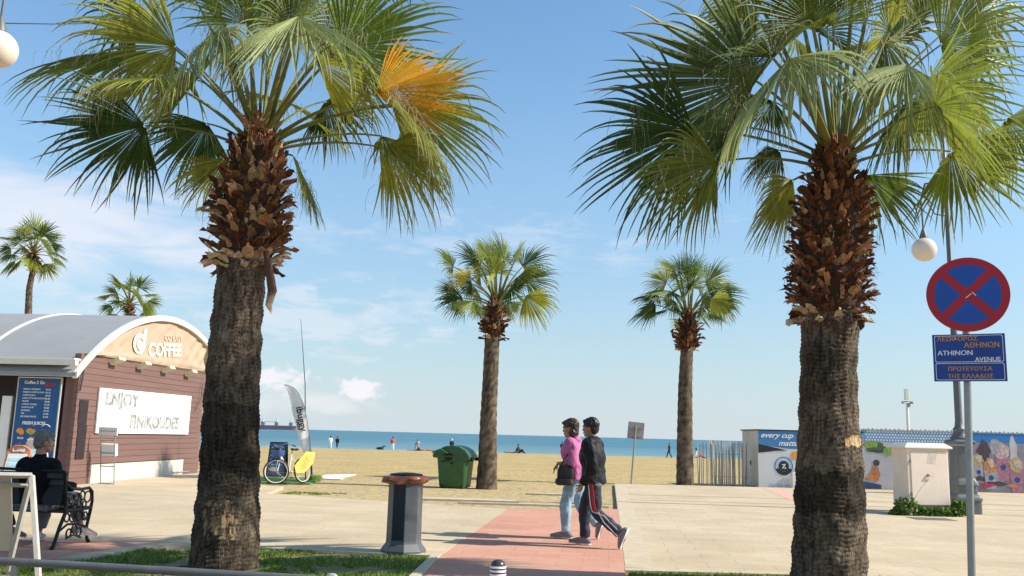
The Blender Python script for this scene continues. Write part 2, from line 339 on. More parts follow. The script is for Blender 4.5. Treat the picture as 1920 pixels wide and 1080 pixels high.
def paving_mat(name, c1, c2, cm, bw, rh, rot, rough=.85, mort=.006, patch=.10, dirt=None):
    m = bpy.data.materials.new(name); m.use_nodes = True; t = m.node_tree; N = t.nodes; L = t.links; b = N['Principled BSDF']
    b.inputs['Roughness'].default_value = rough; b.inputs['Specular IOR Level'].default_value = .2
    tcn = N.new('ShaderNodeTexCoord'); mp = N.new('ShaderNodeMapping'); mp.inputs['Rotation'].default_value = (0, 0, rot); L.new(tcn.outputs['Object'], mp.inputs[0])
    br = N.new('ShaderNodeTexBrick'); br.inputs['Scale'].default_value = 1; br.inputs['Brick Width'].default_value = bw; br.inputs['Row Height'].default_value = rh
    br.inputs['Mortar Size'].default_value = mort; br.inputs['Mortar Smooth'].default_value = .3; br.inputs['Bias'].default_value = 0
    br.inputs['Color1'].default_value = (*c1, 1); br.inputs['Color2'].default_value = (*c2, 1); br.inputs['Mortar'].default_value = (*cm, 1)
    L.new(mp.outputs[0], br.inputs['Vector'])
    n = N.new('ShaderNodeTexNoise'); n.inputs['Scale'].default_value = .55; n.inputs['Detail'].default_value = 8; n.inputs['Roughness'].default_value = .65; L.new(tcn.outputs['Object'], n.inputs['Vector'])
    r = N.new('ShaderNodeMapRange'); r.inputs['From Min'].default_value = .3; r.inputs['From Max'].default_value = .7; r.inputs['To Min'].default_value = 1-patch; r.inputs['To Max'].default_value = 1+patch; L.new(n.outputs['Fac'], r.inputs['Value'])
    n2 = N.new('ShaderNodeTexNoise'); n2.inputs['Scale'].default_value = 14; n2.inputs['Detail'].default_value = 6; L.new(tcn.outputs['Object'], n2.inputs['Vector'])
    r2 = N.new('ShaderNodeMapRange'); r2.inputs['From Min'].default_value = .3; r2.inputs['From Max'].default_value = .7; r2.inputs['To Min'].default_value = .94; r2.inputs['To Max'].default_value = 1.06; L.new(n2.outputs['Fac'], r2.inputs['Value'])
    mu = N.new('ShaderNodeMath'); mu.operation = 'MULTIPLY'; L.new(r.outputs[0], mu.inputs[0]); L.new(r2.outputs[0], mu.inputs[1])
    sc = N.new('ShaderNodeVectorMath'); sc.operation = 'SCALE'; L.new(br.outputs['Color'], sc.inputs[0]); L.new(mu.outputs[0], sc.inputs['Scale'])
    # small dark chewing-gum spots and stains
    v = N.new('ShaderNodeTexVoronoi'); v.inputs['Scale'].default_value = 1.7; L.new(tcn.outputs['Object'], v.inputs['Vector'])
    r4 = N.new('ShaderNodeMapRange'); r4.inputs['From Min'].default_value = .045; r4.inputs['From Max'].default_value = .03; r4.inputs['To Max'].default_value = .35; L.new(v.outputs['Distance'], r4.inputs['Value'])
    mm = N.new('ShaderNodeMix'); mm.data_type = 'RGBA'; L.new(r4.outputs[0], mm.inputs['Factor']); L.new(sc.outputs[0], mm.inputs[6]); mm.inputs[7].default_value = (.16, .13, .10, 1)
    # sand blown over the joints
    n5 = N.new('ShaderNodeTexNoise'); n5.inputs['Scale'].default_value = .9; n5.inputs['Detail'].default_value = 9; n5.inputs['Roughness'].default_value = .7
    mp5 = N.new('ShaderNodeMapping'); mp5.inputs['Location'].default_value = (7, 3, 0); L.new(tcn.outputs['Object'], mp5.inputs[0]); L.new(mp5.outputs[0], n5.inputs['Vector'])
    r5 = N.new('ShaderNodeMapRange'); r5.inputs['From Min'].default_value = .50; r5.inputs['From Max'].default_value = .66; r5.inputs['To Max'].default_value = .55; L.new(n5.outputs['Fac'], r5.inputs['Value'])
    m6 = N.new('ShaderNodeMix'); m6.data_type = 'RGBA'; L.new(r5.outputs[0], m6.inputs['Factor']); L.new(mm.outputs[2], m6.inputs[6]); m6.inputs[7].default_value = (*(dirt or (.48, .39, .245)), 1)
    L.new(m6.outputs[2], b.inputs['Base Color'])
    bp = N.new('ShaderNodeBump'); bp.inputs['Strength'].default_value = .35; bp.inputs['Distance'].default_value = .006
    iv = N.new('ShaderNodeMath'); iv.operation = 'MULTIPLY_ADD'; L.new(br.outputs['Fac'], iv.inputs[0]); iv.inputs[1].default_value = -1.0; L.new(n2.outputs['Fac'], iv.inputs[2])
    L.new(iv.outputs[0], bp.inputs['Height']); L.new(bp.outputs[0], b.inputs['Normal']); return m
GR = RAD(-6.4)
M_pave = paving_mat('beige paving', (.48, .38, .25), (.52, .42, .285), (.42, .33, .215), .80, .40, -GR, mort=.010, patch=.15)
M_red = paving_mat('red paving', (.49, .235, .165), (.53, .28, .195), (.40, .20, .145), .62, .31, -GR, mort=.006, dirt=(.52, .34, .235))
M_kerb = mat('kerb stone', (.50, .41, .28), .85, var=.12, vs=5, bump=.3, bs=30)
def slab(name, pts, z1, z0, m):
    mb = MB(); mb.prism(pts, z0, z1); return struct(mb.build(name, m))
u_ = Vector((math.sin(RAD(6.4)), math.cos(RAD(6.4)), 0)); v_ = Vector((math.cos(RAD(6.4)), -math.sin(RAD(6.4)), 0))
pe0 = Vector((-.98, 9.76, 0)); pr0 = Vector((1.40, 10.76, 0))
def along(p, s): q = p+u_*s; return (q.x, q.y)
L_far = along(pe0, 8.95); R_far = along(pr0, 8.67)
L_near = along(pe0, -14); R_near = along(pr0, -15)
slab('red_path', [L_near, R_near, R_far, L_far], 0, -.3, M_red)
# left paving, with the planting bed left open
bedL = [(-4.75, 10.42), (-4.42, 11.45), (-4.0, 11.78), (-3.1, 11.62), (-.86, 11.32)]
kerbL = [(-5.0, 10.30), (-4.62, 11.60), (-4.08, 12.0), (-3.1, 11.82), (-.80, 11.50)]
slab('pavement', [(-.80, 11.50), L_far, (-5.63, 21.34), (-5.9, 24.0), (-8.0, 24.9), (-9.2, 32), (-60, 36), (-60, 12.03), (-4.08, 12.03)], 0, -.3, M_pave)
slab('red_pavement', [(-60, 10.28), (-5.0, 10.28), (-4.62, 11.60), (-4.08, 12.026), (-60, 12.026)], -.001, -.3, M_red)
mb = MB()
for k in range(4):
    a, b, c, d = kerbL[k], kerbL[k+1], bedL[k+1], bedL[k]
    mb.prism([a, d, c, b], -.3, .012)
q = along(pe0, -6); 
mb.prism([(-1.02, 9.4), (-.90, 9.4), (-.80, 11.50), (-.92, 11.33)], -.3, .013)
struct(mb.build('kerb', M_kerb, bevel=.004))
# right paving: one step above the sand, bed for the near palm left open
RP = [R_far, along(pr0, 19.35), (17.5, 30.6), (60, 31.5), (60, 10.75), (1.399, 10.75)]
slab('pavement', RP, 0.0, -.4, M_pave)
slab('kerb', [(1.40, 10.746), (60, 10.746), (60, 10.56), (1.38, 10.56)], .004, -.4, M_kerb)
mb = MB()
for w0, w1, z in ((.0, .34, .004),):
    a = Vector((*along(pr0, .02), 0)); b = Vector((*along(pr0, 19.3), 0))
    n = 24
    for k in range(n):
        p = a.lerp(b, (k+.004)/n); q = a.lerp(b, (k+.996)/n)
        mb.prism([(p.x+.01, p.y), (p.x+w1, p.y-.03), (q.x+w1, q.y-.03), (q.x+.01, q.y)], -.01, z)
struct(mb.build('kerb', M_kerb))
# pink band crossing the right paving and joints running across
mb = MB(); mb.prism([(8.36, 29.7), (8.95, 29.7), (8.1, 22.9), (7.3, 22.9)], -.01, .004); struct(mb.build('pavement_band', mat('pink paving', (.62, .36, .27), .85, var=.1)))
M_joint = mat('joint', (.30, .24, .17), .9)
mb = MB(); mb.prism([(2.95, 22.40), (60, 20.9), (60, 20.86), (2.95, 22.36)], -.01, .0045); mb.prism([(3.1, 24.4), (60, 23.3), (60, 23.22), (3.1, 24.32)], -.01, .0045); mb.prism([(8, 20.6),(60,19.4),(60,19.36),(8,20.56)], -.01, .0045); struct(mb.build('pavement_joint', M_joint))

# planting beds: soil + grass
M_soil = mat('bed soil', (.30, .23, .13), .95, var=.3, vs=3, bump=.8, bs=20, bdist=.03, dirt=((.09, .13, .03), 2.2, .47, .8))
def bed(name, pts, z, x0, x1, y0, y1):
    mb = MB(); nx, ny = 40, 30
    mb.prism(pts, -.3, z); return struct(mb.build(name, M_soil))
bedLp = [(-60, 10.27), (-4.99, 10.27)]+bedL+[(-.93, 11.3), (-1.03, 9.4), L_near, (-60, -5)]
bed('soil', bedLp, -.03, 0, 0, 0, 0)
bed('soil', [(1.385, 10.55), (60, 10.55), (60, -5), R_near], -.03, 0, 0, 0, 0)
def inside(pt, poly):
    x, y = pt; c = False; n = len(poly)
    for i in range(n):
        x1, y1 = poly[i]; x2, y2 = poly[(i+1) % n]
        if (y1 > y) != (y2 > y) and x < (x2-x1)*(y-y1)/(y2-y1)+x1: c = not c
    return c
M_grass = mat('grass', (.1, .2, .03), .7, attr='Col', var=.1, trans=.35)
def grass(poly, x0, x1, y0, y1, n, z, hgt, thr, name='grass'):
    mb = MB()
    for k in range(n):
        x = random.uniform(x0, x1); y = random.uniform(y0, y1)
        if not inside((x, y), poly): continue
        d = noise.noise(Vector((x*1.3, y*2.0, 1)))+.4*noise.noise(Vector((x*5, y*5, 4)))
        if d < thr: continue
        h = hgt*random.uniform(.5, 1.3)*(.7+.6*max(0, d)); a = random.uniform(0, 2*PI); w = .006+.003*random.random(); l = random.uniform(.2, .9)*h
        c = Vector((.10, .20, .028)).lerp(Vector((.24, .30, .05)), random.random()**1.5)
        if random.random() < .12: c = Vector((.42, .34, .16))
        b = random.uniform(0, 2*PI); dx, dy = math.cos(a)*w, math.sin(a)*w; lx, ly = math.cos(b)*l, math.sin(b)*l
        c = tuple(c)
        i = [mb.vert((x-dx, y-dy, z), c), mb.vert((x+dx, y+dy, z), c), mb.vert((x+lx*.45+dx*.7, y+ly*.45+dy*.7, z+h*.65), c), mb.vert((x+lx*.45-dx*.7, y+ly*.45-dy*.7, z+h*.65), c), mb.vert((x+lx, y+ly, z+h*.95), c)]
        mb.face(i[0], i[1], i[2], i[3]); mb.face(i[3], i[2], i[4])
    return tag(mb.build(name, M_grass, col=True), kind='stuff')
tag(grass(bedLp, -7.5, -.9, 8.0, 11.7, 60000, -.035, .055, -.12), 'short patchy green grass in the bed round the left palm', 'grass')
tag(grass([(1.40, 10.5), (8, 10.5), (8, 9), (1.3, 9)], 1.4, 8, 9.3, 10.5, 22000, -.035, .075, -.5), 'strip of bright green grass along the right paving edge', 'grass')
M_turf = mat('turf', (.09, .17, .03), .9, var=.3, vs=9, bump=.6, bs=60)
tag(grass([(-5.6, 21.9), (-4.2, 21.9), (-4.0, 22.9), (-5.3, 23.1)], -5.6, -4, 22.2, 22.9, 1800, -.07, .05, -.1), 'small tuft of weeds on the sand between bicycle and left palm', 'grass')
M_white = mat('white paint', (.78, .77, .74), .5, var=.05)
mb = MB(); mb.prism([tuple(G(x, y, -.04).xy) for x, y in ((592, 897), (640, 899), (645, 894.5), (668, 889.5), (612, 890.5))], -.06, -.03); struct(mb.build('paving_patch', mat('pale concrete', (.72, .70, .66), .8, var=.08)))
# low drifts / boards half buried in sand
mb = MB()
for (x, y, w, d) in ((-1.0, 21.6, 2.6, .5), (1.2, 24.4, 1.4, .25), (.6, 20.6, 3.4, .14), (-6.9, 24.0, 1.7, .5), (-6.6, 22.6, 1.2, .3)):
    mb.prism([(x-w/2, y-d/2), (x+w/2, y-d/2-.1), (x+w/2-.2, y+d/2), (x-w/2+.3, y+d/2+.05)], -.12, -.025)
struct(mb.build('paving_patch', M_kerb))

# ------------------------------------------------------------------ palms
M_trunk = mat('palm bark', (.2, .15, .1), .95, attr='Col', var=.35, vs=22, bump=.9, bs=60, stretch=(1, 1, .35), bdist=.03, spec=.15)
M_boot = mat('leaf bases', (.2, .1, .05), .8, attr='Col', var=.3, vs=16, bump=.6, bs=50, bdist=.01, spec=.2)
M_leaf = mat('palm leaf', (.1, .15, .03), .48, attr='Col', var=.18, vs=5, trans=.36, spec=.28)
M_leafd = mat('palm leaf far', (.1, .15, .03), .5, attr='Col', var=.18, vs=5, trans=.34, spec=.25)

def axis_interp(spec, t):      # spec: [(z, x, y, r)], sorted by z
    for a, b in zip(spec, spec[1:]):
        if t <= b[0]:
            k = (t-a[0])/(b[0]-a[0]); return [a[i]+(b[i]-a[i])*k for i in range(4)]
    return list(spec[-1])
def trunk(spec, parent, near, scars=(), bands=()):
    mb = MB(); n = 110 if near else 22; z0 = spec[0][0]; z1 = spec[-1][0]; dz = .0125 if near else .09
    rows = []; m = int((z1-z0)/dz); seed = random.uniform(0, 50)
    for k in range(m+1):
        z = z0+(z1-z0)*k/m; _, cx, cy, r = axis_interp(spec, z); row = []
        for j in range(n):
            a = 2*PI*j/n; ca, sa = math.cos(a), math.sin(a)
            q = Vector((ca*r, sa*r, z)); 
            warp = .07*noise.noise(Vector((ca*1.6, sa*1.6, z*1.3+seed)))+.018*noise.noise(Vector((ca*7, sa*7, z*6+seed)))
            am = .5+.9*abs(noise.noise(Vector((ca*2.5+9, sa*2.5, z*2.1+seed))))
            s = math.sin((z+warp)*2*PI/(.047 if near else .25)); s2 = math.sin((z+warp*1.5)*2*PI/.31+1)
            crack = abs(noise.noise(Vector((ca*11+seed, sa*11, z*2.6)))); crack2 = abs(noise.noise(Vector((ca*24, sa*24+seed, z*7))))
            fine = noise.noise(Vector((ca*34, sa*34, z*24+seed))) if near else 0
            fib = noise.noise(Vector((ca*46, sa*46, z*9+seed))) if near else 0
            mid = noise.noise(Vector((ca*4, sa*4, z*5+seed)))
            big = noise.noise(Vector((ca*1.4, sa*1.4, z*1.7+seed)))
            d = (.0060*s*am*(1 if near else 0)+.008*s2-.020*max(0, .15-crack)-.012*max(0, .14-crack2)+.006*fine+.0035*fib+.015*mid)*(1 if near else .8)
            rr = r+d
            h = .5+.5*s
            c = Vector((.054, .041, .030)).lerp(Vector((.235, .178, .122)), min(1, max(0, .42+.36*mid+.26*fine+.22*fib+.30*big+.34*(h-.5)*am)))
            if crack < .06 or crack2 < .045: c = c*.45
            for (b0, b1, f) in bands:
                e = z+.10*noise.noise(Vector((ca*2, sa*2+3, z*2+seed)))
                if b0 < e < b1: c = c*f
            for (sz, sa0, hh, aw, cc) in scars:
                da = (a-sa0+PI) % (2*PI)-PI
                e_ = 1-max(abs((z-sz)/hh+.35*mid), abs(da/aw+.3*mid))
                if e_ > 0 and (fib+.35*fine > .26-.55*e_ or hh < .06): c = Vector(cc)*(.85+.5*fib+.3*fine); rr = r-.010*min(1, e_*4)
            row.append(mb.vert((cx+ca*rr, cy+sa*rr, z), tuple(c)))
        rows.append(row)
    for k in range(m):
        for j in range(n): mb.face(rows[k][j], rows[k][(j+1)%n], rows[k+1][(j+1)%n], rows[k+1][j])
    mb.face(*rows[-1])
    return mb.build('trunk', M_trunk, parent, smooth=True, col=True)
def boots(spec, parent, near, rows_n, sz, light=0.0, tan_low=True):
    mb = MB(); core = []
    z0 = spec[0][0]; z1 = spec[-1][0]; mb.col = (.05, .025, .015)
    for k in range(13):
        z = z0+(z1-z0)*k/12; _, cx, cy, r = axis_interp(spec, z); core.append((cx, cy, z, r*.72, r*.72))
    mb.stack(core, 20)
    ang = 0.0
    for k in range(rows_n):
        t = k/(rows_n-1); z = z0+(z1-z0)*(t*.97); _, cx, cy, r = axis_interp(spec, z)
        cnt = max(4, int(2*PI*r*.80/(sz*.47)))
        for j in range(cnt):
            a = 2*PI*(j+.5*(k % 2))/cnt+random.uniform(-.25, .25)+k*.3
            out = Vector((math.cos(a), math.sin(a), 0)); side = Vector((-math.sin(a), math.cos(a), 0))
            L = sz*random.uniform(.8, 1.6); w = sz*random.uniform(.16, .46)
            tilt = .32+.85*math.sin(min(1, (1-t)*1.15)*PI*.55)+random.uniform(-.45, .45)      # 0 = upright, >1.5 = hanging
            if t < .09: tilt = 1.25+random.uniform(-.2, .7)
            if t > .85: tilt *= .45
            base = Vector((cx, cy, z))+out*(r*.68)-Vector((0, 0, sz*.28)); curl = random.uniform(-.55, .75)
            tw = random.uniform(-.9, .9)
            hue = random.random(); c = Vector((.075, .032, .018)).lerp(Vector((.33, .135, .058)), hue**1.5*(.5+.5*t))
            if hue > .88: c = Vector((.40, .20, .10))
            if tan_low and t < .12 and random.random() < .35+light: c = Vector((.55, .38, .24))
            if light and random.random() < light: c = c.lerp(Vector((.50, .34, .20)), random.uniform(.3, 1))
            pos = base; th = tilt*.55; prev = None; n = 4
            for i in range(n+1):
                f = i/n; d = out*math.sin(th)+Vector((0, 0, 1))*math.cos(th)
                nrm = out*math.cos(th)-Vector((0, 0, 1))*math.sin(th)
                sd = (side+nrm*tw*f).normalized(); ww = w*(1.0-.28*f-.42*f**3); cup = ww*.42*(1-.3*f)
                cc = tuple(c*(1.0 if i < n else 1.15)); jag = random.uniform(-.18, .18)*L if i == n else 0; nk_ = L*random.uniform(.0, .34) if i == n else 0
                ring = [mb.vert(pos-sd*ww-nrm*cup+d*jag, cc), mb.vert(pos-sd*ww*.45-nrm*cup*.2-d*(jag*.6+nk_), cc), mb.vert(pos+sd*ww*.45-nrm*cup*.2+d*(jag*.8-nk_), cc), mb.vert(pos+sd*ww-nrm*cup-d*jag, cc),
                        mb.vert(pos+sd*ww*.4-nrm*(cup*.2+.014), cc), mb.vert(pos-sd*ww*.4-nrm*(cup*.2+.014), cc)]
                if i:
                    for q in ring:
                        vv = mb.v[q]; jj = L*.055*(1+i*.35); mb.v[q] = (vv[0]+random.uniform(-jj, jj), vv[1]+random.uniform(-jj, jj), vv[2]+random.uniform(-jj, jj)); mb.c[q] = tuple(x*random.uniform(.7, 1.25) for x in mb.c[q])
                if prev:
                    for q in range(6): mb.face(prev[q], prev[(q+1) % 6], ring[(q+1) % 6], ring[q])
                prev = ring; th += (tilt-tilt*.55)/n*1.4+curl/n; pos = pos+d*(L/n)
            mb.face(*prev)
    # loose fibres
    if near:
        for k in range(520):
            z = random.uniform(z0, z1); _, cx, cy, r = axis_interp(spec, z); a = random.uniform(0, 2*PI); out = Vector((math.cos(a), math.sin(a), 0))
            p = Vector((cx, cy, z))+out*r*random.uniform(.8, 1.02); mb.col = (.34, .22, .13) if random.random() < .6 else (.1, .06, .04)
            q = p+out*random.uniform(.02, .09)+Vector((random.uniform(-.04, .04), random.uniform(-.04, .04), random.uniform(-.12, .05)))
            mb.tube([p, p.lerp(q, .5)+Vector((0, 0, .02)), q], [.0025, .002, .001], 3, False)
    return mb.build('leaf_bases', M_boot, parent, col=True)

def frond(mb, base, hub, tip, nseg=42, steps=10, twist=None, droop=1.0, yel=0.0, span=1.5, color=None, pet_r=.022, threads=True, split=.47, flatw=1.0):
    base, hub, tip = Vector(base), Vector(hub), Vector(tip)
    # petiole: leaves the crown steeply, bows over towards the hub
    chord = hub-base; ln = chord.length
    out = Vector((chord.x, chord.y, 0)); out = out.normalized() if out.length > .05 else Vector((0, 1, 0))
    mid = base+chord*.5+Vector((0, 0, 1))*ln*.13*(1 if chord.z > -.3*ln else 1.6)
    pts = [base.lerp(mid, t)*(1-t)+mid.lerp(hub, t)*t for t in [i/7 for i in range(8)]]
    mb.col = tuple(Vector((.20, .235, .07)).lerp(Vector((.34, .27, .09)), random.random()*.6))
    mb.tube(pts, [pet_r*(2.1-1.25*(i/7)**.6) for i in range(8)], 6, False, flat=.5, up=out.cross(Vector((0,0,1))) if abs(chord.normalized().z) > .9 else None)
    if twist is None: twist = random.choice((-1, 1))*random.uniform(.25, 1.1)
    A = (tip-hub); L = A.length*1.03; A.normalize()
    up = Vector((0, 0, 1)); N0 = (up-A*A.dot(up))
    if N0.length < .25: N0 = (-out-A*A.dot(-out))
    N0.normalize(); N0 = Matrix.Rotation(twist, 3, A) @ N0; S = A.cross(N0)
    dth = 2*span/nseg
    basec = Vector((.055, .10, .022)).lerp(Vector((.22, .26, .045)), random.random()**1.2)
    if color: basec = Vector(color)
    basec = Vector((basec.x*1.28, basec.y*1.24, basec.z*1.1))
    clump = 0.0
    for j in range(nseg):
        if j % 4 == 0: clump = random.uniform(-.6, .6)*dth; cdroop = random.uniform(.6, 1.5); clift = random.uniform(-.10, .12)
        th = -span+dth*(j+.5)+random.uniform(-.22, .22)*dth
        l = L*(.58+.42*math.cos(th*.6))*random.uniform(.84, 1.10)
        side_ = abs(math.sin(th))
        d = (A*math.cos(th)+S*math.sin(th)+N0*(.10+.05*side_)+Vector((0, 0, -1))*(.30*side_*droop)).normalized()
        Nn = N0-d*N0.dot(d); Nn.normalize()
        pos = hub+d*.02; w_s = split*l*math.tan(dth/2)*1.10
        g = droop*random.uniform(.75, 1.35)*cdroop; tipc = random.random() < .28
        c = basec*random.uniform(.72, 1.28)
        if random.random() < yel: c = c.lerp(Vector((.50, .36, .05)), random.uniform(.4, 1))
        fold = .5; prev = None; swing = random.uniform(-.07, .07)+clump*.8; kink = random.random() < .13; tw_ = random.uniform(-.16, .16); sp = split*random.uniform(.8, 1.15)
        for i in range(steps+1):
            f = i/steps; r = f*l
            if f < sp: w = max(.004, r*math.tan(dth/2)*1.05)
            else:
                k = (f-sp)/(1-sp); w = w_s*flatw*(1-k)**.75*(.95 if k < .2 else .78)+.0012
            Sd = d.cross(Nn).normalized()
            cc = c
            if f > .7 and tipc: cc = c.lerp(Vector((.50, .42, .22)), (f-.7)*3.0)
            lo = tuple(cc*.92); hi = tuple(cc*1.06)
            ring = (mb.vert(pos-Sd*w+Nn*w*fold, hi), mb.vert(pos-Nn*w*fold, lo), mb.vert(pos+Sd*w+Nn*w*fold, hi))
            if prev: mb.face(prev[0], prev[1], ring[1], ring[0]); mb.face(prev[1], prev[2], ring[2], ring[1])
            prev = ring
            pos = pos+d*(l/steps)
            gg = .03*droop if f < sp*.8 else (.06+1.0*(f-sp*.8))*g*.60*(9/steps)
            if kink and f > sp+.08: gg *= 2.8
            d = (d+Vector((0, 0, -1))*gg+(Sd*swing+N0*clift*.4)*(f > sp*.7)).normalized()
            Nn = (Nn-d*Nn.dot(d)); Nn = Nn.normalized() if Nn.length > 1e-4 else Sd.cross(d)
            if f > sp: Nn = (Nn+Sd*tw_).normalized()
        for q_ in range(2 if threads else 0):
            if random.random() > .62: continue
            thr = hub+(A*math.cos(th)+S*math.sin(th)+N0*.12+Vector((0, 0, -.25*side_))).normalized()*l*random.uniform(split*.95, split+.22)
            tl = random.uniform(.12, .45); ph = random.uniform(0, 6); am = random.uniform(.01, .06); q0 = None; tc_ = tuple(Vector((.46, .44, .27))*random.uniform(.5, 1.1)); hd = random.uniform(-.4, .4)
            for i in range(5):
                f = i/4; q = thr+Vector((am*math.sin(ph+f*4)+hd*tl*f, am*math.cos(ph*2+f*3), -tl*f*f*.9+.04*math.sin(f*3)))
                r2 = (mb.vert(q+Vector((.0034*(1-f*.6), 0, 0)), tc_), mb.vert(q-Vector((.0034*(1-f*.6), .001, 0)), tc_))
                if q0: mb.face(q0[0], q0[1], r2[1], r2[0])
                q0 = r2

def px_spec(rows, D, gz=None):          # rows: (y, x_centre, width_px)
    sp = []
    for y, x, w in rows:
        p = P(x, y, D); sp.append((p.z, p.x, p.y, w*SC(x, y, D)/2))
    sp.sort(); 
    if gz is not None and sp[0][0] > gz: a = sp[0]; sp.insert(0, (gz, a[1], a[2], a[3]*1.04))
    return sp
def palm(label, D, trows, brows, gz, near, group, fronds, rand=None, scars=(), bands=(), rows_n=14, boot=.12, light=0.0, leafmat=None, **kw):
    ts = px_spec(trows, D, gz); bs = px_spec(brows, D)
    root = thing('palm_tree', label, 'palm tree', (ts[0][1], ts[0][2], gz), 0, group)
    off = Vector((-ts[0][1], -ts[0][2], -gz))
    loc = lambda sp: [(z+off.z, x+off.x, y+off.y, r) for z, x, y, r in sp]
    # trunk runs up inside the leaf bases
    tt = loc(ts); bb = loc(bs); tt.append((bb[len(bb)//2][0], bb[len(bb)//2][1], bb[len(bb)//2][2], bb[len(bb)//2][3]*.6))
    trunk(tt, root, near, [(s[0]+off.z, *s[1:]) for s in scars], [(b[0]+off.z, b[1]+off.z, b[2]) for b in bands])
    boots(bb, root, near, rows_n, boot, light)
    top = Vector((bb[-1][1], bb[-1][2], bb[-1][0])); mb = MB()
    for fr in fronds:
        hx, hy, hd, tx, ty, td = fr[:6]; k = fr[6] if len(fr) > 6 else {}
        h = P(hx, hy, D+hd)+off; t = P(tx, ty, D+td)+off
        o = Vector((h.x-top.x, h.y-top.y, 0)); o = o.normalized() if o.length > .01 else Vector((0, -1, 0))
        low = max(0, min(1, .5-(h.z-top.z)/1.6))
        b = top+o*bb[-1][3]*(.35+.6*low)-Vector((0, 0, .05+.30*low))
        if 'sep' in k:
            k = dict(k); k.pop('sep'); m2 = MB(); frond(m2, b, h, t, **{**kw, **k}); o2 = m2.build('yellow_frond', leafmat or M_leaf, root, col=True); o2['label'] = 'one orange yellow dying frond among green ones'
        else: frond(mb, b, h, t, **{**kw, **k})
    if rand:
        n, R, L, seed, tmax = rand; st = random.getstate(); random.seed(seed)
        for i in range(n):
            a = i*2.39996+seed; e = RAD(82-(82+tmax)*(i/(n-1))**.85)+random.uniform(-.1, .1)
            dv = Vector((math.cos(a)*math.cos(e), math.sin(a)*math.cos(e), math.sin(e))); rl = R*random.uniform(.85, 1.12)*(1.0 if e > 0 else 1.1)
            h = top+dv*rl+Vector((0, 0, .05*rl)); ta = (dv+Vector((0, 0, -.25-.35*(1-math.sin(max(e, 0)))))).normalized()
            low = max(0, min(1, .6-e)); b = top+Vector((math.cos(a), math.sin(a), 0))*bb[-1][3]*(.3+.6*low)-Vector((0, 0, .03+.25*low))
            frond(mb, b, h, h+ta*L*random.uniform(.85, 1.15), twist=random.uniform(-1.1, 1.1), **kw)
        random.setstate(st)
    mb.build('crown', leafmat or M_leaf, root, col=True)
    return root, top, off

YG = (.27, .29, .045); DG = (.045, .085, .022); PG = (.26, .31, .13); OR = (.62, .33, .035)
frL = [  # hub px, depth offset, tip px, depth offset
 (330,88,-.2, 110,60,-.5, dict(twist=.7, color=YG, droop=1.1)),
 (300,100,.5, 60,110,.9, dict(twist=-.3, droop=1.4)),
 (272,236,-.3, 75,300,-.5, dict(twist=.8, color=DG, droop=.7)),
 (389,232,.3, 290,345,.35, dict(twist=.5, droop=.9)),
 (425,300,.35, 352,400,.5, dict(twist=.3, color=YG)),
 (463,45,-.6, 450,-110,-1.1, dict(twist=.1, color=(.16,.22,.035), droop=.5)),
 (250,35,.1, 130,-90,.1, dict(twist=.5)),
 (340,-40,.3, 230,-190,.4, dict(twist=-.4)),
 (560,30,-.9, 575,110,-1.9, dict(twist=.2, color=PG, droop=1.8)),
 (520,-60,.2, 530,-230,.3, {}),
 (600,-50,-.2, 650,-200,-.3, dict(twist=-.5)),
 (642,92,-.2, 850,35,-.3, dict(twist=-.8, color=(.13,.2,.03), droop=.7)),
 (593,118,-.6, 745,150,-1.0, dict(twist=-.5, color=YG, droop=1.3)),
 (700,-20,.4, 850,-110,.6, dict(twist=.5)),
 (705,175,-.35, 868,150,-.5, dict(twist=-.35, color=OR, yel=.4, droop=.45, span=1.1, split=.68, threads=False, sep=1)),
 (762,195,.2, 935,290,.3, dict(twist=-.8, color=(.22,.26,.05), droop=.7)),
 (735,200,-.4, 860,330,-.7, dict(twist=-.4, color=(.25,.27,.07), droop=1.3)),
 (722,278,.1, 850,385,.1, dict(twist=-.7, color=YG, droop=1.2)),
 (549,292,.25, 600,420,.4, dict(twist=.2, color=(.17,.22,.05), droop=1.1)),
 (400,60,-.8, 330,150,-1.6, dict(twist=.6, color=PG, droop=1.6)),
 (620,60,.9, 740,30,1.7, {}), (420,40,1.0, 350,0,1.9, {}), (520,60,1.2, 530,90,2.2, dict(color=PG)), (370,150,.9, 270,190,1.7, {}), (610,190,1.0, 690,270,1.6, dict(color=DG)),
 (500,0,-.2, 480,-170,-.5, {}), (455,-20,.5, 380,-160,.8, {}),
]
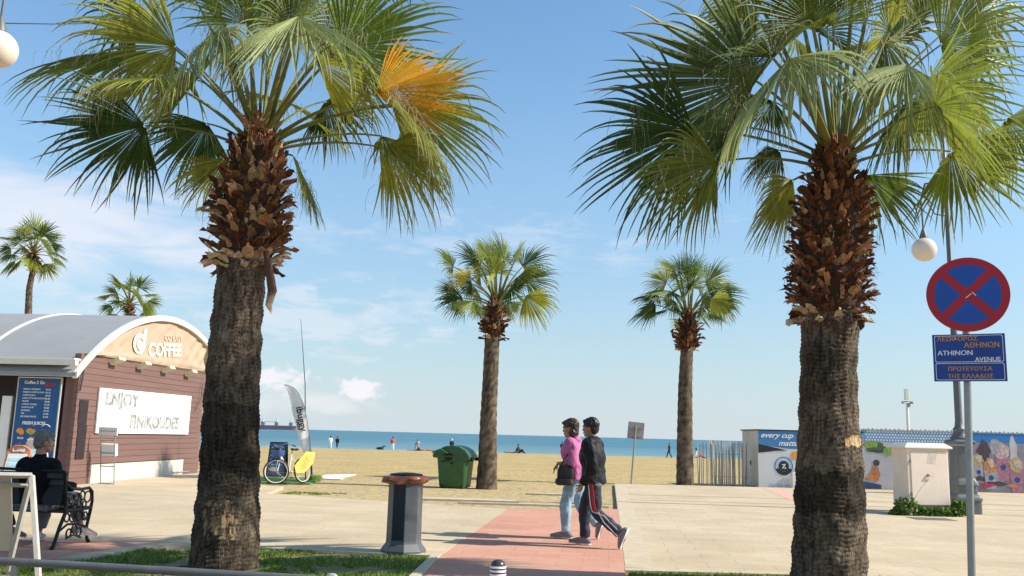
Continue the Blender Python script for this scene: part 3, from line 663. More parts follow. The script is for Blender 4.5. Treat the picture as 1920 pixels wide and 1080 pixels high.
frR = [
 (1415,150,-.2, 1125,185,-.4, dict(twist=.7, color=(.10,.14,.045), droop=.55)),
 (1450,110,-.6, 1330,100,-1.2, dict(twist=.5, droop=1.2, color=(.10,.14,.04))),
 (1300,246,.0, 1070,325,-.1, dict(twist=.8, color=DG, droop=.7)),
 (1345,304,.1, 1175,400,.1, dict(twist=.7, color=(.15,.2,.04), droop=.8)),
 (1462,282,.4, 1390,345,.6, dict(twist=.3)),
 (1487,338,.4, 1412,470,.5, dict(twist=.4, color=YG, droop=.7)),
 (1420,36,.0, 1290,20,.0, dict(twist=.5, droop=1.7)),
 (1400,-30,.4, 1300,-150,.5, dict(twist=.5, droop=1.2)),
 (1551,49,-.5, 1550,-110,-1.0, dict(twist=.1, color=(.17,.22,.035), droop=.5)),
 (1490,-20,.1, 1430,-190,.2, dict(twist=-.3)),
 (1667,62,.1, 1700,-90,.1, dict(twist=-.2, color=YG, droop=.8)),
 (1764,84,-.1, 1945,-10,-.2, dict(twist=-.9, color=(.21,.26,.04), droop=.5)),
 (1733,164,-.5, 1935,205,-.8, dict(twist=-.7, color=(.2,.25,.05), droop=.7)),
 (1700,120,-.9, 1760,230,-1.8, dict(twist=-.3, color=PG, droop=1.6)),
 (1782,284,.1, 1925,400,.1, dict(twist=-.8, color=(.2,.25,.035), droop=.8)),
 (1622,329,.3, 1690,460,.45, dict(twist=-.3, color=(.16,.22,.04), droop=.8)),
 (1885,225,.2, 2040,300,.3, dict(twist=-.6)),
 (1480,110,-.9, 1420,230,-1.8, dict(twist=.4, color=PG, droop=1.6)),
 (1560,-60,.3, 1580,-230,.4, {}), (1640,-30,-.4, 1700,-190,-.7, dict(twist=-.4)),
 (1660,80,1.0, 1780,70,1.9, {}), (1490,70,1.0, 1400,50,1.9, {}), (1580,90,1.2, 1590,120,2.2, dict(color=PG)), (1450,190,.9, 1360,240,1.6, dict(color=DG)), (1690,200,1.0, 1780,270,1.6, {}),
 (1600,-10,-.2, 1610,-180,-.5, {}), (1830,20,.6, 1990,-60,1.0, {}),
]
DL, DR = 10.24, 9.85
pl, topL, offL = palm('large fan palm at left, trunk rising from the grass in front of the coffee kiosk', DL,
 [(1072,420,130),(1051,421,126),(993,424,121),(897,430,109),(752,434.5,101),(608,443,92),(503,454,88)],
 [(505,456,100),(475,462,138),(433,469,150),(390,471,148),(336,476,132),(278,482,96),(247,488,74)], -.04, True, 'fan palms along the promenade',
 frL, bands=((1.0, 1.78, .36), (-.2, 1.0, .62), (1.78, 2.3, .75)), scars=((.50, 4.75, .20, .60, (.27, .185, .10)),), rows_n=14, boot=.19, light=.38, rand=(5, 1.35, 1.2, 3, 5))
pr, topR, offR = palm('large fan palm at right, shaggy brown trunk standing left of the no stopping sign', DR,
 [(1110,1554,140),(1073,1554,137),(999,1555.5,129),(929,1555.5,126),(858,1555.5,117),(760,1553,104),(690,1553,100),(610,1556,102)],
 [(606,1556,118),(585,1556,146),(540,1556,160),(499,1553,158),(425,1560,160),(370,1562,142),(333,1562,100),(277,1566,76)], -.04, True, 'fan palms along the promenade',
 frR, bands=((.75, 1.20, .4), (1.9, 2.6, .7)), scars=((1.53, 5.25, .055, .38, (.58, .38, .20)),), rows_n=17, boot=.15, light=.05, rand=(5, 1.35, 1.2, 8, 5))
# hanging dead leaf base on the left palm
mb = MB(); mb.col = (.13, .07, .05)
pts = [P(497,470,DL-.28)+offL, P(505,510,DL-.32)+offL, P(510,545,DL-.34)+offL, P(503,572,DL-.34)+offL, P(509,588,DL-.34)+offL]
prev = None
for i, (p, w) in enumerate(zip(pts, (.03, .05, .055, .04, .006))):
    c = (.11, .06, .045) if i < 3 else (.58, .38, .24)
    r_ = [mb.vert(p+Vector((-w, .02, 0)), c), mb.vert(p+Vector((0, -.015, 0)), c), mb.vert(p+Vector((w, .01, 0)), c), mb.vert(p+Vector((0, .02, 0)), c)]
    if prev:
        for q in range(4): mb.face(prev[q], prev[(q+1) % 4], r_[(q+1) % 4], r_[q])
    prev = r_
mb.build('dead_leaf_base', M_boot, pl, col=True)

far_kw = dict(nseg=30, steps=6, threads=False, pet_r=.03, droop=.9)
palm('medium fan palm beside the green waste container', 26.5,
 [(915,912,40),(870,914,36),(780,916,31),(700,920,29),(630,923,28)],
 [(636,924,34),(612,926,48),(590,928,42),(562,931,22)], -.1, False, 'smaller fan palms on the sand', [
  (850,500,0,815,470,.1,dict(twist=.5)), (880,520,-.4,835,515,-.8,dict(color=(.42,.40,.10),twist=.5)), (868,560,.1,815,575,.1,dict(color=DG)), (855,548,.3,812,548,.5,{}),
  (895,490,0,858,452,.1,dict(color=DG)), (910,480,-.3,885,450,-.5,{}), (925,480,.2,915,440,.3,dict(color=PG)), (945,485,0,945,432,0,{}), (965,490,.1,985,450,.1,dict(color=PG)),
  (980,500,0,1035,470,0,{}), (985,525,-.2,1050,515,-.3,{}), (985,555,.1,1045,600,.1,dict(color=YG,droop=1.2)), (970,520,-.5,1000,530,-1.1,{}), (930,515,-.7,930,500,-1.4,dict(color=YG)),
  (960,545,.7,985,565,1.3,{}), (895,545,.8,870,560,1.4,{}), (930,500,.6,925,470,1.2,dict(color=PG)), (905,575,.3,895,605,.4,{}), (955,565,.4,965,600,.7,dict(color=PG)), (900,515,.3,870,490,.8,{})],
 rows_n=8, boot=.22, rand=(7, .85, .8, 2, 15), leafmat=M_leafd, light=.15, **far_kw)
palm('fan palm at the far edge of the paving, left of the stick screen', 30.8,
 [(915,1285,34),(903,1284.5,33),(810,1284,29),(718,1285,26),(653,1288,23)],
 [(657,1288,30),(638,1289,48),(615,1290,46),(597,1291,26),(590,1291,18)], -.1, False, 'smaller fan palms on the sand', [
  (1250,530,0,1205,515,0,dict(color=YG)), (1235,555,-.1,1180,565,-.1,dict(color=DG)), (1230,572,.1,1180,610,.1,dict(color=DG)), (1255,545,-.5,1215,560,-1.1,{}),
  (1275,515,.1,1258,478,.1,{}), (1290,505,0,1282,468,0,{}), (1302,515,-.1,1318,475,-.1,dict(color=(.15,.24,.04))), (1325,530,0,1375,500,0,{}), (1330,550,.2,1400,545,.3,{}),
  (1335,560,-.2,1395,585,-.3,dict(color=YG)), (1345,565,.1,1375,610,.1,{}), (1300,530,-.6,1305,540,-1.4,dict(color=PG)), (1275,540,-.5,1255,550,-1.0,{}), (1310,585,.1,1330,615,.1,dict(color=YG)),
  (1290,525,.6,1285,500,1.2,dict(color=PG)), (1265,565,.6,1240,585,1.2,{}), (1315,560,.7,1340,570,1.3,{}), (1265,510,.3,1225,490,.6,dict(color=PG)), (1340,535,.6,1375,525,1.2,{})],
 rows_n=8, boot=.23, rand=(7, .85, .8, 6, 15), leafmat=M_leafd, **far_kw)
vf = dict(nseg=20, steps=5, threads=False, pet_r=.035, droop=.9, leafmat=M_leafd)
palm('tall slim fan palm behind the grey kiosk roof, farthest left', 55,
 [(800,57,13),(590,53,13),(540,55,11),(505,62,10)], [(508,62,14),(495,62,24),(484,63,18),(470,63,9)], -.6, False, 'distant fan palms behind the kiosk', [],
 rand=(24, 1.15, 1.15, 5, 42), rows_n=6, boot=.25, **vf)
palm('shorter fan palm just showing over the kiosk roof', 55,
 [(800,245,13),(620,243,12),(590,243,11)], [(592,243,12),(585,243,14),(575,243,13),(566,243,8)], -.6, False, 'distant fan palms behind the kiosk', [],
 rand=(22, 1.05, 1.05, 9, 42), rows_n=6, boot=.25, **vf)

#@@PART2
# ------------------------------------------------------------------ materials for the rest
M_steel = mat('galvanised steel', (.30, .31, .31), .45, .6, var=.1, vs=12)
M_grey = mat('grey enamel', (.22, .235, .24), .5, var=.08, vs=9, dirt=((.30, .28, .24), 6, .56, .5))
M_dark = mat('dark iron', (.013, .013, .014), .5, var=.2, vs=15, spec=.25)
M_black = mat('black', (.012, .012, .013), .55)
M_whitep = mat('white plastic', (.80, .79, .75), .45, var=.05, vs=4)
M_cream = mat('cream enamel', (.72, .60, .49), .5, var=.05, vs=3, dirt=((.44, .36, .26), 3.5, .60, .5))
M_signred = mat('sign red', (.40, .008, .022), .35, var=.08)
M_signblue = mat('sign blue', (.006, .075, .38), .35, var=.08)
M_nameblue = mat('name plate blue', (.007, .05, .27), .4, var=.1)
M_amber = mat('amber lettering', (.62, .26, .035), .5, var=.1)
M_lwhite = mat('white lettering', (.78, .78, .78), .5, var=.03)
M_skin = mat('skin', (.5, .3, .2), .55, attr='Col', var=.06, vs=20)
X4 = Matrix.Identity(4)

# ------------------------------------------------------------------ coffee kiosk
kio = thing('coffee_kiosk', 'brown boarded coffee kiosk with grey barrel roof and tan fabric gable', 'kiosk', (-10.72, 22.2, 0), -math.atan2(.067, .998))
M_board = mat('brown boarding', (.165, .092, .078), .6, var=.12, vs=3, stretch=(1, .15, 3), bump=.3, bs=30)
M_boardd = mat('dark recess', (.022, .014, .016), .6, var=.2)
M_roof = mat('grey roof membrane', (.27, .275, .28), .75, var=.05, vs=1.2, dirt=((.22, .22, .23), 1.1, .60, .4))
M_trimw = mat('white trim', (.66, .62, .54), .5, var=.05)
M_tanf = mat('tan fabric', (.50, .365, .26), .7, var=.06, vs=2.5, trans=.15)
def arch(y): return 4.72-7.6+math.sqrt(max(0, 7.6**2-(y-4.8)**2))
mb = MB()
nb = 20; bh = 3.24/nb
for k in range(nb):
    z = k*bh
    if z+bh > .36 and z < .56 or z < .36:
        segs = [(.0, 1.02), (6.55, 7.7)] if z+bh*.5 < .47 else [(.0, 7.7)]
    else: segs = [(.0, 7.7)]
    for a, b in segs:
        mb.box((-.055+.012*(k % 2)*.3, (a+b)/2, z+bh/2), (.11, b-a, bh-.008))
mb.box((-.13, 3.85, 1.62), (.08, 7.66, 3.22))
mb.build('side_wall', M_board, kio)
mb = MB(); 
for k in range(4): mb.box((-.03, 1.02+5.53*(k+.5)/4, .235), (.05, 5.53/4-.012, .465))
mb.build('plinth', mat('grey plinth panels', (.52, .48, .42), .7, var=.1, vs=2.5, dirt=((.36, .33, .28), 2.5, .55, .5)), kio)
# shutter panels beside the corner and a rear service cupboard outline
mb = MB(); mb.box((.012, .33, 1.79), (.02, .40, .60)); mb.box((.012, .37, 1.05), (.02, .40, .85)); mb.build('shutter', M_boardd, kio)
mb = MB(); mb.box((.01, 6.4, .08), (.03, 1.1, .03)); mb.build('vent_bar', M_grey, kio)
# front: dark portal with the menu, bright pillar and dark interior
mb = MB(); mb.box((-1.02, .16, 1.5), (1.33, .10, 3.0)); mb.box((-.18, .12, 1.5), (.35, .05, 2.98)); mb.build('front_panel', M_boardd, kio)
mb = MB(); mb.box((-.19, .08, 1.6), (.33, .06, 2.9)); mb.build('corner_post', M_board, kio)
mb = MB(); mb.box((-1.86, .2, 1.07), (.26, .2, 2.14)); mb.box((-3.1, .3, .55), (2.2, .5, 1.1)); mb.build('counter', M_whitep, kio, bevel=.01)
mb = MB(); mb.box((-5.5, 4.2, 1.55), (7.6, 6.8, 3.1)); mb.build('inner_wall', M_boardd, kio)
for x in (-4.3, -6.6, -8.9): mb = MB(); mb.box((x, .05, 1.5), (.16, .16, 3.0)); mb.build('post', M_trimw, kio)
# eave and roof
mb = MB(); n = 40; y0, y1 = -.36, 9.95
ys_ = [y0+(y1-y0)*k/n for k in range(n+1)]
def arcband(mb, xa, xb, up, dn):
    a = []; 
    for y in ys_:
        z = arch(y); a.append([mb.vert((xa, y, z+up)), mb.vert((xb, y, z+up)), mb.vert((xb, y, z-dn)), mb.vert((xa, y, z-dn))])
    for p, q in zip(a, a[1:]):
        for i in range(4): mb.face(p[i], q[i], q[(i+1) % 4], p[(i+1) % 4])
    mb.face(*a[0]); mb.face(*a[-1][::-1])
arcband(mb, -9.6, .10, .03, .05); rf = mb.build('roof', M_roof, kio, smooth=True)
mb = MB(); arcband(mb, .04, .15, .05, .11); mb.build('gable_trim', M_trimw, kio, smooth=True)
mb = MB(); arcband(mb, -2.77, -2.69, .065, .0); arcband(mb, -5.6, -5.52, .065, .0); mb.build('roof_rib', M_trimw, kio, smooth=True)
mb = MB(); mb.box((-4.75, -.34, 2.98), (9.7, .14, .14)); mb.box((-4.8, -.05, 3.07), (9.6, .5, .05)); mb.build('eave', M_trimw, kio)
mb = MB(); arcband(mb, -9.6, .05, -.06, .07); mb.build('roof_lining', M_trimw, kio)
# fabric gable with wrinkles
mb = MB(); ny, nz = 90, 26; g = []
for i in range(ny+1):
    y = .12+(7.45-.12)*i/ny; zb = 3.235+.012*y; zt = max(zb+.02, arch(y)-.12); row = []
    for j in range(nz+1):
        t = j/nz; z = zb+(zt-zb)*t
        w = .10*noise.noise(Vector((y*1.1+z*1.6, z*.7-y*.2, 2)))+.05*noise.noise(Vector((y*2.6-z*3.1, z*1.7, 7)))+.035*abs(noise.noise(Vector((y*6+z*5, z*2, 1))))
        lf = max(0, 1-y/3.2); w += .10*lf*math.sin(z*9+y*5)*.6+.04*max(0, (y-6.2))*math.sin(z*11-y*9)
        w += .05*math.exp(-((t-.10)/.07)**2); em = max(0, 1-((y-4.0)/2.1)**4)*max(0, 1-((z-3.85)/.5)**4); w = w*(1-.92*em)+.01*em
        row.append(mb.vert((.045+w*.85*(1-abs(2*t-1)**3*.6), y, z)))
    g.append(row)
for i in range(ny):
    for j in range(nz): mb.face(g[i][j], g[i+1][j], g[i+1][j+1], g[i][j+1])
mb.build('gable_fabric', M_tanf, kio, smooth=True)
M_print = mat('pale print', (.74, .60, .46), .7, var=.04)
M_print2 = mat('faint print', (.62, .46, .33), .7, var=.04)
MG = frame((.078, 3.35, 3.48), (0, 1, .085), (0, 0, 1))
text('COFFEE', .52, M_print, kio, MG, bold=.022, sx=1.22, extrude=.002)
text('CO EASY', .24, M_print2, kio, frame((.078, 4.3, 4.02), (0, 1, .085), (0, 0, 1)), sx=1.25, extrude=.004)
mb = MB(); ML = frame((.078, 2.78, 3.72), (0, 1, .06), (0, 0, 1))
pts = []
for k in range(30):
    a = 2*PI*k/30; pts.append((.36*math.cos(a), .30*math.sin(a)+.05))
mb.prism(pts, 0, .006, ML); mb.prism([(-.04, -.2), (.05, -.22), (.34, .12), (.40, .42), (.30, .52), (.18, .40), (.20, .16)], .0, .010, ML)
mb.build('logo', M_print, kio)
mb = MB(); mb.tube([ML @ Vector((.19*math.cos(a), .17*math.sin(a)+.03, .014)) for a in [x*.25 for x in range(2, 20)]], .02, 5); mb.build('logo_line', M_tanf, kio)
M_lampc = mat('lamp box', (.62, .55, .38), .5, var=.08)
proto = None
for y in (1.5, 3.0, 4.55, 6.17):
    mb = MB(); T = Matrix.Rotation(RAD(-28), 3, 'Y')
    mb.box((.16, y, 3.17), (.30, .34, .10), T); mb.build('wall_lamp', M_lampc, kio, bevel=.01)
mb = MB(); mb.box((-1.05, -.02, 2.83), (.62, .26, .14)); mb.build('wall_lamp', M_lampc, kio, bevel=.015)
# loose wire and hook at the far end
mb = MB(); mb.tube([(.06, 7.35, 2.9), (.10, 7.3, 2.5), (.05, 7.0, 2.0)], .012, 5); mb.build('cable', M_boardd, kio); mb = MB(); mb.tube([(.05, .12, 2.95), (.06, .06, 2.6), (.05, .02, 2.3)], .02, 5); mb.build('cable', M_boardd, kio)
# painted board
brd = thing('painted_board', 'large white board with grey letters fixed to the brown kiosk wall', 'sign', (0,0,0), 0)
brd.matrix_world = Matrix.Translation((-10.72, 22.2, 0)) @ Matrix.Rotation(-math.atan2(.067, .998), 4, 'Z')
mb = MB(); mb.prism([(0, 1.27), (5.62, 1.25), (5.64, 2.46), (0, 2.43)], 0, .04, frame((.02, .95, 0), (0, 1, 0), (0, 0, 1))); mb.build('panel', mat('white board', (.84, .82, .78), .6, var=.03, vs=1.5, dirt=((.62, .56, .48), 1.4, .62, .35)), brd)
M_gl = mat('grey paint', (.29, .29, .28), .7, var=.7, vs=5); M_gs = mat('light grey paint', (.62, .60, .57), .7, var=.1)
def bt(body, y, z, size, m=M_gl, sx=1.35, **k):
    text(body, size, m, brd, frame((.0665 if m == M_gl else .0625, y, z), (0, 1, 0), (0, 0, 1)), sx=sx, **k)
bt('ENJOY', 1.30, 1.98, .46, M_gs, bold=.030); bt('ENJOY', 1.24, 2.02, .46, M_gl, bold=.019)
bt('FINIKOUDES', 2.60, 1.38, .50, M_gs, sx=1.12, bold=.030); bt('FINIKOUDES', 2.66, 1.42, .50, M_gl, sx=1.12, bold=.019)
[bt('.', 6.18+.1*k, 1.42, .3, M_gl) for k in range(3)]; bt('hello', 5.55, 2.12, .2, M_gs)
for y, w in ((1.25, .45), (2.6, .3), (4.9, .5)): mb = MB(); mb.prism([(y-.1, -.01), (y+w, .0), (y+w-.1, .03), (y, .035)], .062, .066, frame((0, 0, 1.38 if y > 2 else 1.95), (0, 1, 0), (0, 0, 1))); mb.build('brush_stroke', M_gs, brd)
# menu
men = thing('menu_board', 'tall blue menu board on the dark front of the coffee kiosk', 'menu', (0,0,0), 0)
men.matrix_world = Matrix.Translation((-10.72, 22.2, 0)) @ Matrix.Rotation(-math.atan2(.067, .998), 4, 'Z')
MF = frame((-1.56, .04, .55), (1, 0, 0), (0, 0, 1))
mb = MB(); mb.prism([(0, 0), (1.14, 0), (1.14, 2.07), (0, 2.07)], 0, .05, MF); mb.build('frame', M_trimw, men)
mb = MB(); mb.prism([(.03, .03), (1.11, .03), (1.11, 2.04), (.03, 2.04)], .05, .056, MF); mb.build('panel', mat('menu blue', (.012, .085, .24), .4, var=.1), men)
def mt(body, x, y, size, m=M_lwhite, **k): text(body, size, m, men, MF @ Matrix.Translation((x, y, .059)), extrude=.001, **k)
mt('Coffee 2 Go', .18, 1.90, .105, bold=.003)
for k, (a, b) in enumerate((('FREDDO ESPRESSO', '€2.00'), ('FREDDO CAPPUCCINO', '€2.50'), ('CAPPUCCINO', '€2.50'), ('CAFE LATTE MACHIATO', '€3.00'), ('FRAPPE', '€2.00'), ('CYPRUS COFFEE', '€1.50'), ('CHOCOLATE', '€2.80'), ('ESPRESSO', '€1.50'), ('TEA', '€1.50'), ('ICE CHOCOLATE', '€3.00'))):
    mt(a, .17, 1.75-.075*k, .052, bold=.0012); mt(b, .75, 1.745-.075*k, .055, bold=.0012)
mt('FRESH JUICES', .24, .90, .10, bold=.004)
M_mor = mat('orange fruit', (.75, .28, .03), .6, var=.3, vs=30); M_mgr = mat('green fruit', (.25, .42, .06), .6, var=.3, vs=30); M_mrd = mat('red fruit', (.62, .09, .02), .6, var=.3, vs=30)
mb = MB(); mb.prism([(.70, 1.86), (.98, 1.86), (.98, 1.93), (.70, 1.93)], .057, .06, MF); mb.build('flash', M_signred, men)
def fruit(cx, cy, cols, r=.085):
    for i, m in enumerate(cols):
        mb = MB(); mb.disc(cx+.05*(i-(len(cols)-1)/2), cy+.02*(-1)**i, r*(1-.18*i), .057+.002*i, .0585+.002*i, MF, 14, r*.8*(1-.15*i)); mb.build('fruit_picture', m, men)
fruit(.22, .72, (M_mor, M_mor)); fruit(.50, .72, (M_mor, M_mgr, M_mor)); fruit(.80, .70, (M_mrd, M_mor))
for x in (.15, .46, .76): mt('€3.50', x, .54, .065, bold=.002)
mb = MB(); mb.tube([MF @ Vector((.75+.22*t, .85+.06*math.sin(t*PI), .062)) for t in [i/6 for i in range(7)]], .008, 4); mb.build('swoosh', M_lwhite, men)
for x, m in ((.22, M_mrd), (.40, M_lwhite), (.56, M_mor), (.80, M_mgr)):
    mb = MB(); mb.prism([(x-.035, .10), (x+.035, .10), (x+.05, .36), (x-.05, .36)], .057, .060, MF); mb.prism([(x-.006, .36), (x+.006, .36), (x+.012, .46), (x, .46)], .057, .060, MF); mb.build('drink_picture', m, men)

# newspaper rack
nr = thing('display_rack', 'wire newspaper rack leaning by the kiosk corner', 'rack', (*G(188, 909).xy, 0), RAD(80)); 
mb = MB(); r = .013
for s in (-.19, .19):
    mb.tube([(.28, s, 0), (.10, s, 1.35)], r, 6); mb.tube([(-.05, s, 0), (.28, s, .02)], r, 6)
for z in (.02, .45, .78, 1.1, 1.33): mb.tube([(.28-.133*z, -.19, z), (.28-.133*z, .19, z)], r, 6)
mb.build('frame', M_grey, nr)
mb = MB(); mb.box((.22, 0, .86), (.10, .42, .30), Matrix.Rotation(RAD(-8), 3, 'Y')); mb.build('tray', M_whitep, nr)
mb = MB(); 
for z in (.79, .93): mb.box((.285, -.02+.05*(z > .9), z), (.02, .16, .09), Matrix.Rotation(RAD(-8), 3, 'Y'))
mb.build('magazine', M_gl, nr)
mb = MB(); mb.box((.11, 0, 1.33), (.03, .52, .20)); mb.build('header_card', M_white, nr)
# A-boards near the kiosk
def aboard(name, label, cat, px, py, D, w, h, m_out, m_in, rz, topround=True):
    p = P(px, py, D); t = thing(name, label, cat, (p.x, D, 0), rz)
    mb = MB(); out = [(-w/2, 0), (w/2, 0), (w/2, h*.9)]+([(w*.36, h*.96), (w*.18, h), (-w*.18, h), (-w*.36, h*.96)] if topround else [(w/2, h), (-w/2, h)])+[(-w/2, h*.9)]
    for s in (-1, 1):
        M = frame((0, s*.28, 0), (s*-1 if s > 0 else 1, 0, 0), (0, -s*.27, 1)); mb.prism(out, -.035, 0, M)
    mb.build('frame', m_out, t, bevel=.006)
    M = frame((0, -.28, 0), (1, 0, 0), (0, .27, 1)); mb = MB(); mb.prism([(-w*.4, .08), (w*.4, .08), (w*.4, h*.84), (-w*.4, h*.84)], 0, .008, M); mb.build('panel', m_in, t)
    return t, M
M_orw = mat('red brown board', (.50, .20, .10), .5, var=.1); M_cy = mat('pale cyan print', (.45, .68, .74), .5, var=.25, vs=7); M_cyw = mat('white print', (.75, .80, .80), .5)
t, M = aboard('pavement_sign', 'rounded red brown pavement sign with pale blue sheet, left of the seated man', 'sign', 30, 900, 17.5, .46, 1.10, M_orw, M_cyw, 0)
mb = MB()
for k in range(7): mb.prism([(-.15, .18+.1*k), (.14-.03*(k % 3), .18+.1*k), (.14-.03*(k % 3), .24+.1*k), (-.15, .24+.1*k)], .008, .012, M)
mb.build('printed_lines', M_cy, t)
text('Cola', .13, M_lwhite, t, M @ Matrix.Translation((-.13, .97, .012)), shear=.3, bold=.003)
t, M = aboard('pavement_sign', 'cream pavement sign with pale blue sheet, just behind the seated man', 'sign', 64, 900, 19.0, .42, 1.20, M_cream, M_cyw, 0, False)
mb = MB()
for k in range(7): mb.prism([(-.14, .3+.1*k), (.12-.03*(k % 2), .3+.1*k), (.12-.03*(k % 2), .36+.1*k), (-.14, .36+.1*k)], .008, .012, M)
mb.build('printed_lines', M_cy, t)

# ------------------------------------------------------------------ people
SK = (.42, .25, .165)
def fing(mb, wr, dirv, palmn, size, curl, thumb_side):
    d = Vector(dirv).normalized(); n = Vector(palmn); n = (n-d*n.dot(d)).normalized(); s = d.cross(n)*thumb_side
    L = .085*size
    mb.caps_tube(wr, wr+d*L, .024*size, .032*size, 10, .55, n)
    mb.caps_tube(wr+d*L*.5+s*.012, wr+d*L+s*.018, .024*size, .022*size, 8, .6, n); mb.caps_tube(wr+d*L*.5-s*.012, wr+d*L-s*.018, .024*size, .020*size, 8, .6, n)
    for k, (o, fl) in enumerate(((.030, .068), (.010, .078), (-.011, .072), (-.031, .056))):
        p = wr+d*(L*(1.02-.05*abs(k-1)))+s*o*size; a = curl*(.9+.12*k); dd = d; r = .0092*size
        for q, f in enumerate((.45, .32, .23)):
            dd = (d*math.cos(a*(q+1)*.5)+n*math.sin(a*(q+1)*.5)).normalized(); e = p+dd*fl*f*size; mb.caps_tube(p, e, r, r*.9, 8); p = e; r *= .9
    p = wr+d*L*.35+s*.030*size; td = (d*.7+s*.65+n*.25).normalized(); e = p+td*.042*size; mb.caps_tube(p, e, .0125*size, .011*size, 8)
    mb.caps_tube(e, e+(d*.9+s*.15+n*.3).normalized()*.032*size, .0105*size, .009*size, 8)
def V(*a): return Vector(a)
def figure(label, cat, loc, rz, J, st, vox=.009, group=None):
    t = thing('person', label, cat, loc, rz, group); fine = vox < .014
    b = st.get('build', 1.0); HM = Matrix.Rotation(J.get('yaw', 0), 3, 'Z') @ Matrix.Rotation(J.get('nod', 0), 3, 'Y') @ Matrix.Diagonal((1.1, 1.1, 1.1)); HR = HM.inverted()
    hc = V(*J['head']); nk = V(*J['neck']); ch = V(*J['chest']); pe = V(*J['pelvis'])
    mb = MB()
    # head (faces +x), neck, trunk
    h = lambda *p: hc+HM @ V(*p)
    mb.ball(h(-.012, 0, .022), (.097, .076, .098), HM, 18, 12); mb.ball(h(.022, 0, -.045), (.066, .056, .072), HM); mb.ball(h(.062, 0, -.085), (.026, .030, .024), HM)
    mb.ball(h(.058, 0, .012), (.030, .060, .050), HM); mb.caps_tube(h(.082, 0, .012), h(.096, 0, -.020), .010, .014, 8); mb.ball(h(.085, 0, .030), (.014, .045, .012), HM, 10, 6)
    mb.ball(h(.082, 0, -.055), (.018, .026, .014), HM, 10, 6)
    for s in (-1, 1): mb.ball(h(-.008, s*.077, -.008), (.022, .010, .034), HM, 10, 6); mb.ball(h(.055, s*.042, -.022), (.022, .020, .022), HM, 10, 6)
    mb.caps_tube(nk-V(0, 0, .06), hc+HM @ V(-.03, 0, -.05), .062*b, .052, 14)
    def tr(k, extra=0.0):
        sec = []
        for f, rx, ry in ((-.10, .09, .13), (0, .115, .165), (.25, .105, .150), (.5, .105, .150), (.8, .125, .180), (1.0, .125, .185)):
            c = pe.lerp(ch, max(0, f)) + V(0, 0, min(0, f))
            sec.append((c.x, c.y, c.z, (rx+extra)*b*k, (ry+extra)*b*k))
        for f, rx, ry in ((.45, .105, .175), (.8, .075, .115), (1.0, .055, .06)):
            c = ch.lerp(nk, f); sec.append((c.x, c.y, c.z, (rx+extra)*b*k, (ry+extra*.6)*b*k))
        return sec
    mb.stack(tr(.86), 20)
    for s in 'LR':
        sh, el, wr = V(*J['sh'+s]), V(*J['el'+s]), V(*J['wr'+s])
        mb.caps_tube(sh, el, .046*b, .038, 12); mb.caps_tube(el, wr, .038, .025, 12)
        hd = J.get('hand'+s); 
        if fine: fing(mb, wr, hd[0], hd[1], st.get('hs', 1.0), hd[2], hd[3])
        else: mb.caps_tube(wr, wr+V(*hd[0]).normalized()*.13 if hd else wr+(wr-el).normalized()*.13, .03, .02, 8)
        hp, kn, an = V(*J['hip'+s]), V(*J['kn'+s]), V(*J['an'+s])
        mb.caps_tube(hp, kn, .078*b, .054, 14); mb.caps_tube(kn, an, .054, .038, 12); mb.caps_tube(an, V(*J['toe'+s]), .036, .03, 10)
    def skin(p):
        q = HR @ (p-hc); c = Vector(st.get('skin', SK))
        if fine and q.length < .2:
            for s in (-1, 1):
                if (q-V(.086, s*.034, .014)).length < .016: c = Vector((.04, .025, .02))
                if abs(q.z-.036) < .007 and .014 < abs(q.y) < .055 and q.x > .05: c = Vector((.05, .03, .02))
            if abs(q.z+.052) < .008 and abs(q.y) < .026 and q.x > .07: c = Vector((.33, .12, .10))
        return tuple(c)
    add_me(remesh(mb, vox if not fine else vox*.62, 2 if fine else 1), 'body', M_skin, t, skin)
    # hair
    mb = MB(); hl = st.get('hair_len', .0); hcx = -.022
    mb.ball(h(hcx-.004, 0, .046), (.106, .090, .096), HM, 18, 12); mb.ball(h(-.055, 0, -.005), (.062, .076, .085+hl*.5), HM, 16, 10)
    if hl > 0:
        for s in (-1, 1): mb.ball(h(-.035, s*.055, -.045), (.05, .034, .07+hl*.3), HM, 12, 8)
        mb.ball(h(.040, .0, .085), (.062, .062, .034), HM, 12, 8)
    else: mb.ball(h(.045, 0, .088), (.048, .060, .030), HM, 12, 8)
    add_me(remesh(mb, vox*.8, 1), 'hair', st['hair'], t, None, .011 if fine else 0, 32)
    # top
    mb = MB(); e = st.get('puff', .018); sec = tr(1.0, e); zb = st.get('hem', None)
    if zb is not None:
        c = pe; sec = [(c.x+J.get('hemx', 0), c.y, c.z+zb, (.125+e)*b*1.02, (.175+e)*b*1.02)]+[s_ for s_ in sec if s_[2] > c.z+zb+.03]
    mb.stack(sec[:-1]+[(nk.x-.005, nk.y, nk.z-.02, .075, .080), (nk.x-.01, nk.y, nk.z+.015, .064, .068)], 24)
    for s in 'LR':
        sh, el, wr = V(*J['sh'+s]), V(*J['el'+s]), V(*J['wr'+s])
        mb.caps_tube(sh, el, (.060+e)*b, .048+e*.7, 14)
        if st.get('sleeve', 1) >= 1: w = el.lerp(wr, .93); mb.tube([el-(w-el)*.12, el, el.lerp(w, .5), w], [.03, .048+e*.7, .044+e*.6, .036+e*.5], 14)
        elif st.get('sleeve') > 0: w = el.lerp(wr, st['sleeve']); mb.tube([el, el.lerp(w, .5), w], [.048+e*.7, .046+e*.6, .042+e*.6], 14)
    if st.get('collar'): mb.stack([(nk.x-.01, nk.y, nk.z-.03, .08, .085), (nk.x-.018, nk.y, nk.z+.04, .072, .075)], 20)
